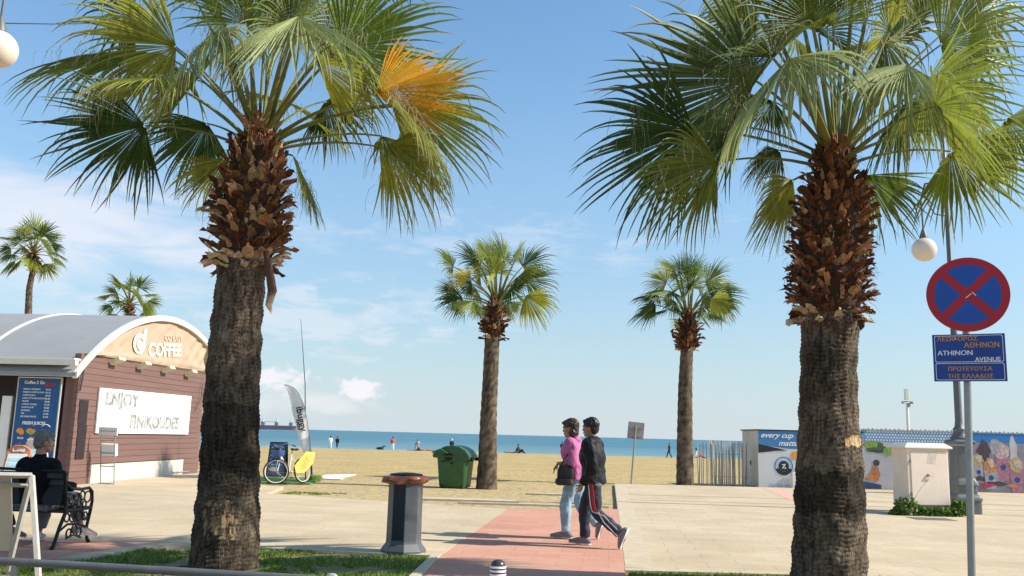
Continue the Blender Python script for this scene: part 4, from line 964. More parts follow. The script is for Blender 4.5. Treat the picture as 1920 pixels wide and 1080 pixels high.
    if st.get('hood'): mb.ball(nk+V(-.07, 0, -.005), (.062, .10, .05), None, 14, 8); mb.ball(nk+V(-.0, 0, -.03), (.10, .105, .035), None, 14, 8)
    add_me(remesh(mb, vox, 2), st.get('topname', 'jacket'), st['top'], t, None, .017 if fine else .006, 10)
    # trousers
    mb = MB(); mb.stack([(pe.x, 0+pe.y, pe.z-.13, .10*b, .15*b), (pe.x, pe.y, pe.z-.04, .132*b, .185*b), (pe.x, pe.y, pe.z+.08, .122*b, .165*b)], 22)
    for s in 'LR':
        hp, kn, an = V(*J['hip'+s]), V(*J['kn'+s]), V(*J['an'+s]); ce = st.get('cuff', .074)
        a2 = kn.lerp(an, st.get('trlen', .95))
        mb.caps_tube(hp, kn, .108*b, .084*b, 16); mb.tube([kn-(a2-kn).normalized()*.04, kn, kn.lerp(a2, .5), a2], [.06, .084*b, (.084*b+ce)/2*.97, ce], 16)
    add_me(remesh(mb, vox, 2), 'trousers', st['bottom'], t, None, .017 if fine else .005, 10)
    for s in 'LR':
        an, to = V(*J['an'+s]), V(*J['toe'+s]); d = (to-an).normalized(); he = an-d*.04+V(*J.get('heel'+s, (-.02, 0, -.05)))
        mb = MB(); mb.caps_tube(he, he.lerp(to, .5)+V(0, 0, .008), .040, .044, 12); mb.caps_tube(he.lerp(to, .5), to, .044, .030, 12); mb.caps_tube(he, an+(an-to).normalized()*.0, .042, .046, 12)
        add_me(remesh(mb, vox, 1), 'shoe', st['shoe'], t)
        if fine:
            mb = MB(); dn = V(*J.get('sole'+s, (0, 0, -1))).normalized()
            mb.caps_tube(he+dn*.030, to+dn*.020, .038, .034, 12, .30, dn); mb.build('shoe_sole', st.get('sole', M_whitep), bpy.data.objects[-1] if False else t, smooth=True)
    return t
M_hairb = mat('black hair', (.012, .010, .010), .5, var=.3, vs=30); M_hairbr = mat('dark brown hair', (.035, .018, .012), .5, var=.4, vs=30); M_hairg = mat('grey hair', (.13, .125, .12), .6, var=.35, vs=40)
M_jack = mat('black jacket', (.009, .010, .012), .6, var=.3, vs=9, bump=.5, bs=14, bdist=.02, spec=.2); M_navy = mat('navy trousers', (.014, .018, .035), .7, var=.25, vs=9)
M_pink = mat('pink hooded top', (.42, .12, .27), .8, var=.12, vs=9); M_jeans = mat('light blue jeans', (.24, .36, .44), .85, var=.28, vs=10); M_shoeg = mat('grey shoe', (.16, .155, .16), .7, var=.3, vs=25)
manJ = dict(pelvis=(-.03, 0, .93), chest=(-.01, 0, 1.24), neck=(.0, 0, 1.47), head=(.03, 0, 1.625), nod=.08,
  shL=(-.02, .20, 1.39), elL=(-.10, .26, 1.08), wrL=(.06, .22, .84), handL=((.35, -.1, -.6), (1, -.4, 0), .9, -1),
  shR=(.0, -.20, 1.39), elR=(-.02, -.26, 1.09), wrR=(.17, -.22, .88), handR=((.5, .1, -.6), (.6, .5, .3), .8, 1),
  hipL=(-.05, .09, .90), knL=(-.10, .10, .48), anL=(-.45, .10, .20), toeL=(-.44, .10, .035), heelL=(-.07, 0, .02), soleL=(-1, 0, -.15),
  hipR=(-.01, -.09, .90), knR=(.13, -.09, .48), anR=(.12, -.09, .09), toeR=(.33, -.09, .045))
man = figure('man in black jacket and dark striped trousers walking left on the red path', 'person', (1.19, 12.75, 0), PI-.40, manJ,
  dict(hair=M_hairb, top=M_jack, bottom=M_navy, shoe=M_shoeg, hem=-.06, collar=1, puff=.050, skin=(.33, .185, .12), hemx=-.02, build=1.03), .0095)
# red and white stripe down the near leg
mb = MB(); mb.col = (1, 1, 1)
def stripe(off, name, m, a=0.0, b=1.0, w=.012):
    pts = [V(-.065+off, .208, .86), V(-.08+off, .205, .72), V(-.095+off, .198, .58), V(-.12+off*1.0, .194, .49), V(-.24, .190, .395+off), V(-.35, .186, .295+off), V(-.43, .183, .225+off)]
    n = len(pts); i0, i1 = int(a*(n-1)), int(b*(n-1))
    mb = MB(); mb.tube(pts[i0:i1+1], w, 6, True, .5, V(0, 1, 0)); mb.build(name, m, man)
stripe(.0, 'red_stripe', mat('red stripe', (.34, .02, .03), .7), 0, .5, .024); stripe(.045, 'white_stripe', M_gs, 0, 1, .008); stripe(-.040, 'white_stripe', M_gs, .5, 1, .008)
mb = MB(); mb.stack([(-.045, 0, .83, .145, .195), (-.045, 0, .87, .15, .20), (-.04, 0, .93, .15, .195)], 24, 2.2); mb.build('shirt_hem', mat('grey shirt', (.14, .15, .17), .8, var=.1), man, smooth=True)
ladJ = dict(pelvis=(-.04, 0, .92), chest=(.01, 0, 1.20), neck=(.01, 0, 1.40), head=(.045, 0, 1.545), nod=.14,
  shL=(-.01, .175, 1.33), elL=(-.06, .23, 1.06), wrL=(.17, .19, 1.05), handL=((.5, .05, -.75), (-.6, 0, -.5), .45, -1),
  shR=(.0, -.175, 1.33), elR=(-.04, -.22, 1.06), wrR=(.18, -.16, 1.0), handR=((.5, .05, -.6), (-.6, 0, -.5), .5, 1),
  hipL=(-.04, .085, .88), knL=(.08, .085, .47), anL=(.06, .085, .09), toeL=(.27, .085, .04),
  hipR=(-.05, -.085, .88), knR=(-.10, -.085, .46), anR=(-.36, -.085, .20), toeR=(-.35, -.085, .04), heelR=(-.05, 0, .02), soleR=(-1, 0, -.1))
lady = figure('woman in pink hooded top and light jeans walking beside the man in black', 'person', (.985, 13.62, 0), PI-.30, ladJ,
  dict(hair=M_hairbr, top=M_pink, topname='hooded_top', bottom=M_jeans, shoe=M_shoeg, hem=-.10, hood=1, puff=.038, sleeve=.25, hair_len=.06, skin=(.36, .20, .135), cuff=.062, build=1.0), .0095)
lady.scale = (1.045,)*3
bag = thing('shoulder_bag', 'black bag held at the hip of the woman in pink', 'bag', (.86, 13.36, .83), RAD(0))
mb = MB(); mb.stack([(0, 0, 0, .11, .05), (0, 0, .04, .125, .06), (0, 0, .17, .12, .055), (.01, 0, .25, .10, .045)], 20, 4); mb.build('body', M_black, bag, smooth=True)
mb = MB(); mb.stack([(-.02, -.02, -.04, .10, .05), (-.02, -.02, -.01, .135, .07), (-.02, -.02, .05, .125, .07)], 20, 4); mb.build('pouch', mat('dark pouch', (.03, .03, .032), .6, var=.2), bag, smooth=True)
mb = MB(); mb.tube([(-.08, 0, .22), (-.03, -.04, .32), (.06, .02, .45)], .012, 6); mb.build('strap', M_black, bag)

# bench with the seated people
bx, by = -5.43, 11.40; BRZ = RAD(-6)
bench = thing('park_bench', 'black cast iron bench with its back to the camera on red paving', 'bench', (bx, by, 0), BRZ)
# local: +y is the front of the bench, x runs to -1.7
M_wd = mat('dark bench slats', (.020, .015, .014), .5, var=.3, vs=8)
for k in range(6): mb = MB(); mb.box((-.80, .34-.085*k*1.0, .445-.006*k), (1.62, .075, .025)); mb.build('seat_slat', M_wd, bench, bevel=.004)
for k in range(5):
    z = .53+.083*k; mb = MB(); mb.box((-.80, -.115-.033*k, z), (1.62, .024, .074), Matrix.Rotation(RAD(-12), 3, 'X')); mb.build('back_slat', M_wd, bench, bevel=.004)
M_iron = M_dark
mb = MB(); mb.tube([(-1.62, -.27, .915), (-.8, -.275, .93), (.02, -.27, .915)], .018, 8); mb.build('top_rail', M_iron, bench)
mb = MB(); mb.box((-.8, -.20, .70), (1.6, .02, .40), Matrix.Rotation(RAD(-14), 3, 'X')); mb.build('back_panel', M_iron, bench)
for x in (0.03, -1.63):
    mb = MB(); e = mb
    e.tube([(x, -.37, .0), (x, -.33, .06), (x, -.26, .24), (x, -.16, .42), (x, -.18, .60), (x, -.27, .92)], [.028, .022, .022, .024, .020, .016], 8)
    e.tube([(x, .41, .0), (x, .36, .06), (x, .33, .2), (x, .38, .40), (x, .40, .52), (x, .38, .64), (x, .30, .69), (x, .10, .68), (x, -.08, .70), (x, -.20, .76)], [.026, .02, .02, .022, .02, .018, .02, .018, .016, .014], 8)
    e.tube([(x, -.18, .44), (x, .1, .43), (x, .38, .44)], .024, 8)
    e.tube([(x, -.26, .2), (x, -.1, .27), (x, .1, .26), (x, .33, .2)], .015, 6)
    def ring(cy, cz, r, w=.011, a0=0, a1=6.3): e.tube([(x, cy+r*math.cos(a), cz+r*math.sin(a)) for a in [a0+(a1-a0)*i/14 for i in range(15)]], w, 5)
    ring(.29, .58, .07); ring(.17, .60, .055); ring(.05, .59, .05); ring(-.06, .57, .055); ring(.23, .49, .04); ring(.11, .50, .04); ring(.0, .49, .035)
    ring(-.12, .35, .05); ring(.0, .35, .06); ring(.14, .35, .06); ring(.27, .34, .05); ring(.06, .20, .05, .012); ring(-.05, .16, .05, .012); ring(.17, .15, .05, .012)
    e.tube([(x, -.1, .10), (x, .06, .13), (x, .22, .08)], .013, 6)
    e.build('end_frame', M_iron, bench, smooth=True)
seatJ = dict(pelvis=(.0, 0, .56), chest=(-.04, 0, .86), neck=(-.02, 0, 1.10), head=(.0, -.02, 1.255), yaw=-.75, nod=.1,
  shL=(-.04, .165, .97), elL=(.05, .27, .75), wrL=(.26, .14, .66), handL=((.8, -.3, -.2), (0, -.2, -1), .6, -1),
  shR=(-.04, -.165, .97), elR=(-.02, -.29, .76), wrR=(.20, -.36, .70), handR=((1, -.1, -.15), (0, .1, -1), .5, 1),
  hipL=(.02, .10, .53), knL=(.44, .16, .50), anL=(.34, .16, .10), toeL=(.54, .20, .045),
  hipR=(.02, -.10, .53), knR=(.42, -.22, .55), anR=(.40, -.37, .20), toeR=(.52, -.50, .10), heelR=(-.03, .02, -.05))
M_blackc = mat('black shirt', (.007, .008, .010), .85, var=.3, vs=10, spec=.1); M_gtr = mat('grey trousers', (.17, .18, .20), .8, var=.15, vs=9)
man2 = figure('grey haired man in black shirt sitting on the bench, seen from behind', 'person', (-5.83, 11.33, .0), PI/2+BRZ, seatJ,
  dict(hair=M_hairg, top=M_blackc, topname='shirt', bottom=M_gtr, shoe=mat('grey trainer', (.42, .41, .42), .7, var=.2), puff=.035, build=1.15, hem=-.04, skin=(.36, .19, .13), trlen=.80), .010)
J2 = dict(seatJ); J2['yaw'] = -.55
figure('person with dark reddish hair and black top at the left end of the bench', 'person', (-6.72, 11.30, -.03), PI/2+BRZ, J2,
  dict(hair=mat('reddish hair', (.06, .022, .014), .5, var=.3, vs=30), top=M_blackc, topname='shirt', bottom=M_navy, shoe=M_shoeg, puff=.02, build=.98, hair_len=.10), .011)

# small figures along the waterline
def stand(h=1.7, f=.12):
    return dict(pelvis=(0, 0, .95), chest=(0, 0, 1.27), neck=(0, 0, 1.48), head=(.02, 0, 1.63), shL=(0, .19, 1.4), elL=(.0, .25, 1.12), wrL=(.12, .2, .95), handL=((.4, 0, -.8), (0, -1, 0), .4, -1),
      shR=(0, -.19, 1.4), elR=(-.02, -.25, 1.12), wrR=(.08, -.2, .9), handR=((.4, 0, -.8), (0, 1, 0), .4, 1), hipL=(0, .09, .92), knL=(f*.7, .09, .5), anL=(f, .09, .09), toeL=(f+.18, .09, .04),
      hipR=(0, -.09, .92), knR=(-f*.2, -.09, .5), anR=(-f, -.09, .10), toeR=(-f+.17, -.09, .04))
sitg = dict(pelvis=(0, 0, .14), chest=(-.05, 0, .44), neck=(-.02, 0, .66), head=(.02, 0, .80), shL=(-.03, .19, .58), elL=(.12, .22, .36), wrL=(.30, .12, .36), handL=((1, 0, 0), (0, 0, -1), .4, -1),
      shR=(-.03, -.19, .58), elR=(-.15, -.24, .34), wrR=(-.25, -.24, .08), handR=((-.3, 0, -1), (1, 0, 0), .4, 1), hipL=(.02, .09, .13), knL=(.38, .10, .42), anL=(.62, .10, .09), toeL=(.80, .10, .05),
      hipR=(.02, -.09, .13), knR=(.42, -.12, .25), anR=(.80, -.12, .08), toeR=(.98, -.12, .06))
lieJ = dict(pelvis=(0, 0, .14), chest=(-.32, 0, .16), neck=(-.54, 0, .17), head=(-.70, 0, .20), nod=-1.4, shL=(-.48, .18, .16), elL=(-.25, .27, .12), wrL=(-.02, .27, .08), handL=((1, 0, 0), (0, 0, -1), .3, -1),
      shR=(-.48, -.18, .16), elR=(-.25, -.27, .12), wrR=(-.02, -.27, .08), handR=((1, 0, 0), (0, 0, -1), .3, 1), hipL=(.02, .09, .13), knL=(.44, .10, .14), anL=(.85, .10, .09), toeL=(.95, .12, .20),
      hipR=(.02, -.09, .13), knR=(.44, -.10, .14), anR=(.85, -.10, .09), toeR=(.95, -.12, .20))
def cm(n, c): return mat(n, c, .8, var=.1)
M_w = cm('white cloth', (.75, .74, .70)); M_r = cm('red cloth', (.60, .09, .08)); M_g2 = cm('grey cloth', (.38, .40, .38)); M_k = cm('dark cloth', (.03, .03, .035)); M_b2 = cm('blue cloth', (.06, .09, .18)); M_sk2 = cm('bare skin', (.42, .25, .17))
def far(label, px, py, rz, J, top, bot, hair=None, z=-.7, s=1.0):
    p = G(px, py, z); p.z = sand_z(p.x, p.y)
    o = figure(label, 'person', p, rz, J, dict(hair=hair or M_hairbr, top=top, topname='top', bottom=bot, shoe=M_k, puff=.03, hem=-.05), .034, 'people along the waterline'); o.scale = (s, s, s); return o
far('standing figure all in white at the water, left of a dark one', 619, 838, 2.0, stand(), M_w, M_w)
far('standing figure all in dark clothes, right of the one in white', 632, 838, 1.2, stand(), M_k, M_b2)
far('standing figure in a red top and white trousers at the water', 736, 842, 1.8, stand(1.7, .05), M_r, M_w)
far('pale grey standing figure behind the people lying on the beach', 783, 841, 1.5, stand(), M_g2, M_g2, M_hairg)
far('person lying on the sand to the right of a dark towel', 799, 844.5, 0.1, lieJ, M_sk2, M_r)
far('person sitting low beside the standing grey figure', 780, 843.5, .3, sitg, M_sk2, M_k)
far('dark figure with white cap seen just above the green waste container', 847, 843, 1.5, stand(), M_k, M_g2, M_w, s=1.08)
far('dark figure sitting upright on the sand, right of the palm', 972, 848.5, -.4, sitg, M_k, M_k, s=1.25)
far('person lying flat beside the dark sitting figure', 960, 849.5, 3.1, lieJ, M_k, M_sk2)
far('small dark figure standing left of the woman in pink', 1054, 851, 1.5, stand(1.7, .04), M_k, M_k, s=.92)
far('figure in a white top behind the woman in pink', 1066, 852, 1.5, stand(), M_w, M_k)
far('dark figure walking with arms out near the stick screen', 1255, 858, 3.0, stand(1.7, .3), M_k, M_k, M_hairg)
far('person in pale clothes sitting on the sand right of the far palm', 1306, 858, 0, sitg, M_w, M_r, s=1.3)
# dog on the beach
p = G(713, 842, -.7); dog = thing('dog', 'small dark dog lying near the water', 'dog', (p.x, p.y, sand_z(p.x, p.y)), 0)
mb = MB(); mb.caps_tube((-.35, 0, .22), (.25, 0, .26), .15, .17, 12); mb.caps_tube((.25, 0, .30), (.45, 0, .48), .10, .08, 10); mb.ball((.52, 0, .52), (.11, .08, .08)); mb.caps_tube((.56, 0, .50), (.68, 0, .48), .045, .03, 8)
for x in (-.3, .22):
    for s in (-.1, .1): mb.caps_tube((x, s, .2), (x+.12, s, .05), .05, .035, 8); mb.caps_tube((x+.12, s, .05), (x+.28, s, .04), .035, .03, 8)
mb.caps_tube((-.45, 0, .24), (-.72, 0, .12), .035, .02, 8)
for s in (-.05, .05): mb.caps_tube((.48, s, .57), (.45, s*1.5, .66), .03, .012, 6)
add_me(remesh(mb, .03, 1), 'body', M_k, dog)
tw = thing('beach_towel', 'dark towel spread on the sand near the grey standing figure', 'towel', (G(776, 845, -.7).x, G(776, 845, -.7).y, -.66)); mb = MB(); mb.box((0, 0, .02), (1.6, 1.2, .04)); mb.box((.5, .2, .1), (.4, .4, .14)); mb.build('cloth', M_k, tw, bevel=.01)

# ------------------------------------------------------------------ bins
bn = thing('litter_bin', 'grey eight sided litter bin with orange bag over its rim on the left paving', 'litter bin', (-1.29, 11.62, 0), RAD(30))
def hexa(mb, secs, n=6, off=0.0): 
    rings = [[mb.vert((r*math.cos(2*PI*j/n+off), r*math.sin(2*PI*j/n+off), z)) for j in range(n)] for r, z in secs]
    for k in range(len(rings)-1):
        for j in range(n): mb.face(rings[k][j], rings[k][(j+1) % n], rings[k+1][(j+1) % n], rings[k+1][j])
    mb.face(*rings[0][::-1]); mb.face(*rings[-1])
M_bing = mat('bin grey paint', (.085, .092, .10), .42, var=.1, vs=6, dirt=((.22, .21, .19), 5, .60, .5))
mb = MB(); hexa(mb, [(.29, 0), (.29, .035), (.228, .12), (.222, .15), (.218, .86), (.22, .875)], 8, RAD(22.5)); mb.build('body', M_bing, bn, bevel=.008)
M_navyp = mat('dark blue panel', (.012, .019, .032), .35, var=.15)
for k in (5, 1):
    mb = MB(); a = RAD(45*k); mb.box((.2035*math.cos(a)+.0*1, .2035*math.sin(a), .505), (.012, .155, .68), Matrix.Rotation(a, 3, 'Z')); mb.build('side_panel', M_navyp, bn, bevel=.003)
mb = MB(); seed = 3
rr = []
for i in range(48):
    a = 2*PI*i/48; row = []
    for j, (r, z) in enumerate(((.16, .93), (.225, .955), (.262, .945), (.280, .92), (.268, .885), (.242, .865), (.225, .875))):
        q = 1+.13*noise.noise(Vector((math.cos(a)*3, math.sin(a)*3, j*.6)))+.035*noise.noise(Vector((math.cos(a)*9, math.sin(a)*9, j*1.5)))
        bulge = 1+.22*math.exp(-((a-PI*1.03)/.35)**2)*(j in (2, 3, 4)); dz = -.03*(noise.noise(Vector((math.cos(a)*2.2, math.sin(a)*2.2, 5)))+.3)*(j > 2)
        row.append(mb.vert((r*q*bulge*math.cos(a), r*q*bulge*math.sin(a), z+dz)))
    rr.append(row)
for i in range(48):
    for j in range(6): mb.face(rr[i][j], rr[(i+1) % 48][j], rr[(i+1) % 48][j+1], rr[i][j+1])
mb.build('bin_bag', mat('orange plastic bag', (.36, .125, .065), .35, var=.25, vs=9, trans=.2), bn, smooth=True)
mb = MB(); mb.lathe([(.20, .93), (.215, .955), (.20, .975), (.12, .985), (.11, .96), (.02, .955)], 30); mb.build('lid', M_dark, bn, smooth=True)

gb = thing('waste_container', 'green plastic waste container with domed lid on the sand', 'waste container', (-1.52, 26.6, -.07), RAD(-14))
M_gp = mat('green plastic', (.026, .095, .036), .42, var=.15, vs=4, dirt=((.10, .17, .09), 3, .58, .4)); M_gpd = mat('dark opening', (.006, .012, .008), .7)
mb = MB()
def rsec(w, d, z, cx=0): return [(cx-w/2, -d/2, z), (cx+w/2, -d/2, z), (cx+w/2, d/2, z), (cx-w/2, d/2, z)]
mb.stack([(0, 0, .02, .38, .36), (0, 0, .06, .40, .38), (0, 0, .72, .455, .45), (0, 0, .86, .47, .46), (0, 0, .90, .50, .48), (0, 0, .93, .50, .48)], 36, 7); mb.build('body', M_gp, gb, smooth=True)
mb = MB(); prof = [(-.56, .86), (-.58, .95), (-.50, 1.03), (-.36, 1.12), (-.20, 1.20), (.02, 1.23), (.24, 1.19), (.42, 1.09), (.53, .95), (.56, .84), (.50, .80), (-.48, .86)]
mb.prism(prof, -.47, .47, frame((0, 0, 0), (1, 0, 0), (0, 0, 1))); mb.build('lid', M_gp, gb, bevel=.03)
mb = MB(); mb.prism([(-.24, 1.0), (.04, 1.0), (.06, .90), (.0, .80), (-.10, .77), (-.20, .84)], .472, .478, frame((0, 0, 0), (1, 0, 0), (0, 0, 1))); mb.build('opening', M_gpd, gb)
mb = MB(); mb.prism([(-.56, 1.03), (-.30, 1.13), (-.06, 1.01), (-.12, .985), (-.56, 1.0)], .45, .60, frame((0, 0, 0), (1, 0, 0), (0, 0, 1))); mb.build('hood', M_gp, gb, bevel=.012)
mb = MB(); mb.box((.54, -.3, .84), (.16, .14, .12)); mb.box((.56, .3, .84), (.14, .12, .10)); mb.build('hinge', M_dark, gb, bevel=.02)
mb = MB(); mb.disc(.02, .72, .03, .46, .50, frame((0, 0, 0), (1, 0, 0), (0, 0, 1)), 14); mb.build('bolt', M_gpd, gb)
for x in (-.3, .3):
    mb = MB(); mb.tube([(x-.03, -.3, .07), (x+.03, -.3, .07)], .09, 16); mb.build('wheel', M_black, gb)
mb = MB(); mb.tube([(-.30, -.49, .76), (-.14, -.50, .77)], .012, 6); mb.build('handle', M_gpd, gb)

# bollard
bo = thing('bollard', 'short dark bollard with pale rings at the bottom of the path', 'bollard', (-.05, 7.0, 0))
mb = MB(); R_ = .058; mb.lathe([(R_, -.02), (R_, .30)], 28); mb.lathe([(R_, .30), (R_, .50), (R_*.97, .525), (R_*.8, .548), (R_*.45, .560), (.002, .564)], 28); mb.build('post', mat('dark grey enamel', (.045, .045, .047), .3, var=.15), bo, smooth=True)
for z in (.508, .480, .452): mb = MB(); mb.lathe([(R_+.001, z-.008), (R_+.004, z-.006), (R_+.004, z+.006), (R_+.001, z+.008)], 28); mb.build('ring', M_lwhite, bo, smooth=True)

# rail
rl = thing('tube_rail', 'low grey steel tube rail along the front of the grass bed', 'rail', (0, 0, 0))
a = P(0, 1052, 8.5); b = P(600, 1087, 8.0); d = (b-a).normalized(); mb = MB(); p0 = a-d*4; mb.tube([p0, a, b-d*.06, b+V(0, 0, -.01), b+d*.05+V(0, 0, -.06), b+d*.06+V(0, 0, -.36)], .036, 16); mb.build('tube', mat('grey rail paint', (.13, .132, .135), .4, .2, var=.12, vs=7), rl, smooth=True)
for f in (.05, .52): q = a.lerp(b, f); mb = MB(); mb.tube([q-V(0, 0, .02), V(q.x, q.y, -.1)], .028, 12); mb.build('post', M_steel, rl, smooth=True)
st_ = P(622, 1076, 9.6); mb = MB(); mb.ball((0, 0, 0), (.065, .04, .035), None, 7, 5); o = mb.build('stone', mat('pale stone', (.6, .57, .5), .9, var=.2, vs=20), None); o.location = (st_.x, st_.y, .0); tag(o, 'pale stone lying on the grass near the path corner', 'stone')

# foreground A-frame
af = thing('sandwich_board', 'weathered white folding sandwich board cut off at the left edge', 'sign', (-4.70, 9.0, 0))
hdir = V(-.985, -.17, 0); M_wf = mat('worn white frame', (.46, .42, .37), .6, var=.15, vs=8, dirt=((.36, .32, .27), 7, .54, .6)); M_pnl = mat('cream sheet', (.66, .55, .44), .6, var=.05, trans=.15)
T0 = V(0, 0, .98); ff = V(.36, -.34, 0); rf_ = V(-.32, .36, 0)
for foot, off in ((ff, V(0, -.02, 0)), (rf_, V(-.03, .03, 0))):
    for w in (0, .82):
        side = foot if w == 0 else V(-foot.x*.2, foot.y, 0)
        mb = MB(); mb.tube([T0+hdir*w+off, hdir*w+side+off], .030, 4, True, .75); mb.build('leg', M_wf, af)
    mb = MB(); mb.tube([T0+off, T0+off+hdir*.84], .030, 4, True, .9); mb.build('crossbar', M_wf, af)
q0 = T0+V(-.05, .03, -.07); q1 = T0.lerp(rf_, .78)+V(-.03, .03, 0)
mb = MB(); mb.tube([T0.lerp(rf_, .10)+V(-.03, .01, 0), T0.lerp(rf_, .10)+V(-.03, .01, 0)+hdir*.8], .026, 4, True, .8); mb.build('crossbar', M_wf, af)
mb = MB(); L0 = (q0-q1).length; mb.prism([(0, 0), (.76, 0), (.76, L0), (0, L0)], -.004, .004, frame(q1, hdir, V(-rf_.x*.0, -rf_.y, .98))); mb.build('panel', M_pnl, af)
# pipe curve at the far left
# ------------------------------------------------------------------ sign post
sp_ = thing('no_stopping_sign', 'red and blue crossed round sign above two blue street name plates', 'traffic sign', (3.53, 6.8, -.05))
face = V(-3.53, -6.8, 0).normalized(); xd = V(-face.y, face.x, 0); 
if xd.x < 0: xd = -xd
mb = MB(); qb = P(1824, 1080, 6.86); qt = P(1813, 600, 6.86); dq = (qt-qb); mb.tube([V(qb.x-3.53, .075, qb.z+.05)+V(dq.x, 0, dq.z)*k for k in (-.75, 0, 1, 1.22)], .027, 18); mb.build('pole', M_steel, sp_, smooth=True)
def sgn(px, py): q = P(px, py, 6.8); return V(q.x-3.53, 0, q.z+.05)
c0 = sgn(1814, 552); Ms = frame(c0-face*0, xd, (0, 0, 1)) 
Rr = .292
mb = MB(); mb.disc(0, 0, Rr, -.004, 0, Ms, 64); mb.build('disc', M_signred, sp_)
mb = MB()
for q in range(4):
    a0 = PI/2*q+.0; pts = []; w = .032; ri = Rr*.80
    th = math.asin(w/ri); base = PI/4+PI/2*q
    for k in range(13): a = base+th+(PI/2-2*th)*k/12; pts.append((ri*math.cos(a), ri*math.sin(a)))
    m_ = base+PI/4; pts.append((w*math.sqrt(2)*math.cos(m_), w*math.sqrt(2)*math.sin(m_))); mb.prism(pts, 0, .0015, Ms)
mb.build('blue_field', M_signblue, sp_)
mb = MB(); mb.prism([(-.012, -.03), (.03, .004), (.026, .008), (-.016, -.026)], 0, .003, Ms); mb.prism([(.035, .02), (.06, -.01), (.056, -.014), (.031, .016)], 0, .003, Ms); mb.build('scratch', M_lwhite, sp_)
pc = sgn(1817, 670.5); Mp = frame(pc, xd, (0, 0, 1)); PW, PH = .500, .364
mb = MB(); mb.prism([(-PW/2, -PH/2), (PW/2, -PH/2), (PW/2, PH/2), (-PW/2, PH/2)], -.004, 0, Mp); mb.build('name_plate', M_nameblue, sp_, bevel=.001)
def rrect(x0, y0, x1, y1, r=.012, w=.004):
    pts = []
    for cx, cy, a in ((x1-r, y1-r, 0), (x0+r, y1-r, PI/2), (x0+r, y0+r, PI), (x1-r, y0+r, 1.5*PI)):
        for k in range(5): pts.append((cx+r*math.cos(a+k*PI/8), cy+r*math.sin(a+k*PI/8)))
    mb = MB(); n = len(pts); cx, cy = (x0+x1)/2, (y0+y1)/2
    for i in range(n):
        (ax, ay), (bx_, by_) = pts[i], pts[(i+1) % n]
        def inn(x, y): return (x-w*(1 if x > cx else -1), y-w*(1 if y > cy else -1))
        mb.prism([(ax, ay), (bx_, by_), inn(bx_, by_), inn(ax, ay)], 0, .0015, Mp)
    return mb
ysp = -.040
rrect(-.235, ysp+.006, .235, .172).build('border', M_lwhite, sp_); rrect(-.235, -.172, .235, ysp-.002).build('border', M_lwhite, sp_)
def pt(body, x, y, size, m, al='LEFT', sx=1.0): text(body, size, m, sp_, Mp @ Matrix.Translation((x, y, .0012)), extrude=.0008, align=al, sx=sx); text(body, size, m, sp_, Mp @ Matrix.Translation((x+.0022, y+.0006, .0009)), extrude=.0008, align=al, sx=sx)
pt('ΛΕΩΦΟΡΟΣ', -.218, .130, .047, M_amber, sx=1.05); pt('ΑΘΗΝΩΝ', .212, .077, .055, M_amber, 'RIGHT', 1.0); pt('ATHINON', -.218, .020, .052, M_lwhite, sx=1.02); pt('AVENUE', .212, -.030, .046, M_lwhite, 'RIGHT', 1.0)
pt('ΠΡΩΤΕΥΟΥΣΑ', 0, -.100, .043, M_amber, 'CENTER', 1.03); pt('ΤΗΣ ΕΛΛΑΔΟΣ', 0, -.158, .043, M_amber, 'CENTER', 1.03)
mb = MB(); mb.box((pc.x, .065, pc.z+.1), (.10, .02, .03)); mb.build('clamp', M_steel, sp_); mb = MB(); mb.box((c0.x, .065, c0.z), (.10, .02, .03)); mb.build('clamp', M_steel, sp_)

# ------------------------------------------------------------------ lamp posts
M_cast = mat('cast iron grey', (.115, .125, .128), .5, .1, var=.1, vs=8)
M_globe = mat('opal globe', (.82, .72, .62), .3, var=.03, trans=.25)
def lamp(loc, rz, label):
    t = thing('street_lamp', label, 'street lamp', loc, rz, 'street lamps')
    def sq(mb, secs): mb.stack([(0, 0, z, r, r) for r, z in secs], 32, 9)
    mb = MB(); sq(mb, [(.30, 0), (.30, .28), (.32, .30), (.32, .36), (.28, .42), (.24, .44), (.24, .62), (.265, .64), (.255, .70), (.20, .80)]); sq(mb, [(.205, .78), (.185, 1.50), (.20, 1.52)]); sq(mb, [(.245, 1.55), (.265, 1.58), (.265, 1.62), (.22, 1.66)])
    mb.build('pedestal', M_cast, t, smooth=True)
    mb = MB(); mb.lathe([(.20, 1.64), (.21, 1.70), (.16, 1.76), (.13, 1.86), (.145, 1.90), (.10, 1.95), (.082, 2.1), (.076, 3.5), (.066, 5.6), (.085, 5.62), (.085, 5.70), (.060, 5.74), (.055, 8.2), (.10, 8.24), (.10, 8.32), (.05, 8.4), (.045, 9.1), (.0, 9.3)], 24); mb.build('pole', M_cast, t, smooth=True)
    for s in (-1,):
        mb = MB(); mb.tube([(0, 0, 7.55), (s*.22, 0, 7.85), (s*.50, 0, 7.80), (s*.62, 0, 7.40), (s*.60, 0, 6.60)], [.035, .03, .028, .024, .020], 10)
        mb.tube([(0, 0, 7.0), (s*.30, 0, 7.05), (s*.45, 0, 7.30), (s*.35, 0, 7.5), (s*.22, 0, 7.38)], .016, 8); a = mb.build('arm', M_cast, t, smooth=True)
        mb = MB(); mb.lathe([(.02, 6.70), (.05, 6.62), (.09, 6.50), (.10, 6.44), (.02, 6.43)], 20, (s*.60, 0, 0)); mb.build('cap', M_cast, t, smooth=True)
        mb = MB(); mb.ball((s*.60, 0, 6.165), .285, None, 28, 18); mb.build('globe', M_globe, t, smooth=True)
    return t
g = P(1733, 468, 20.8)
L1 = lamp((g.x+.60, 20.8, g.z-6.165), 0, 'grey street lamp with hanging globes behind the white cabinet')
L1.location.z = 0; 
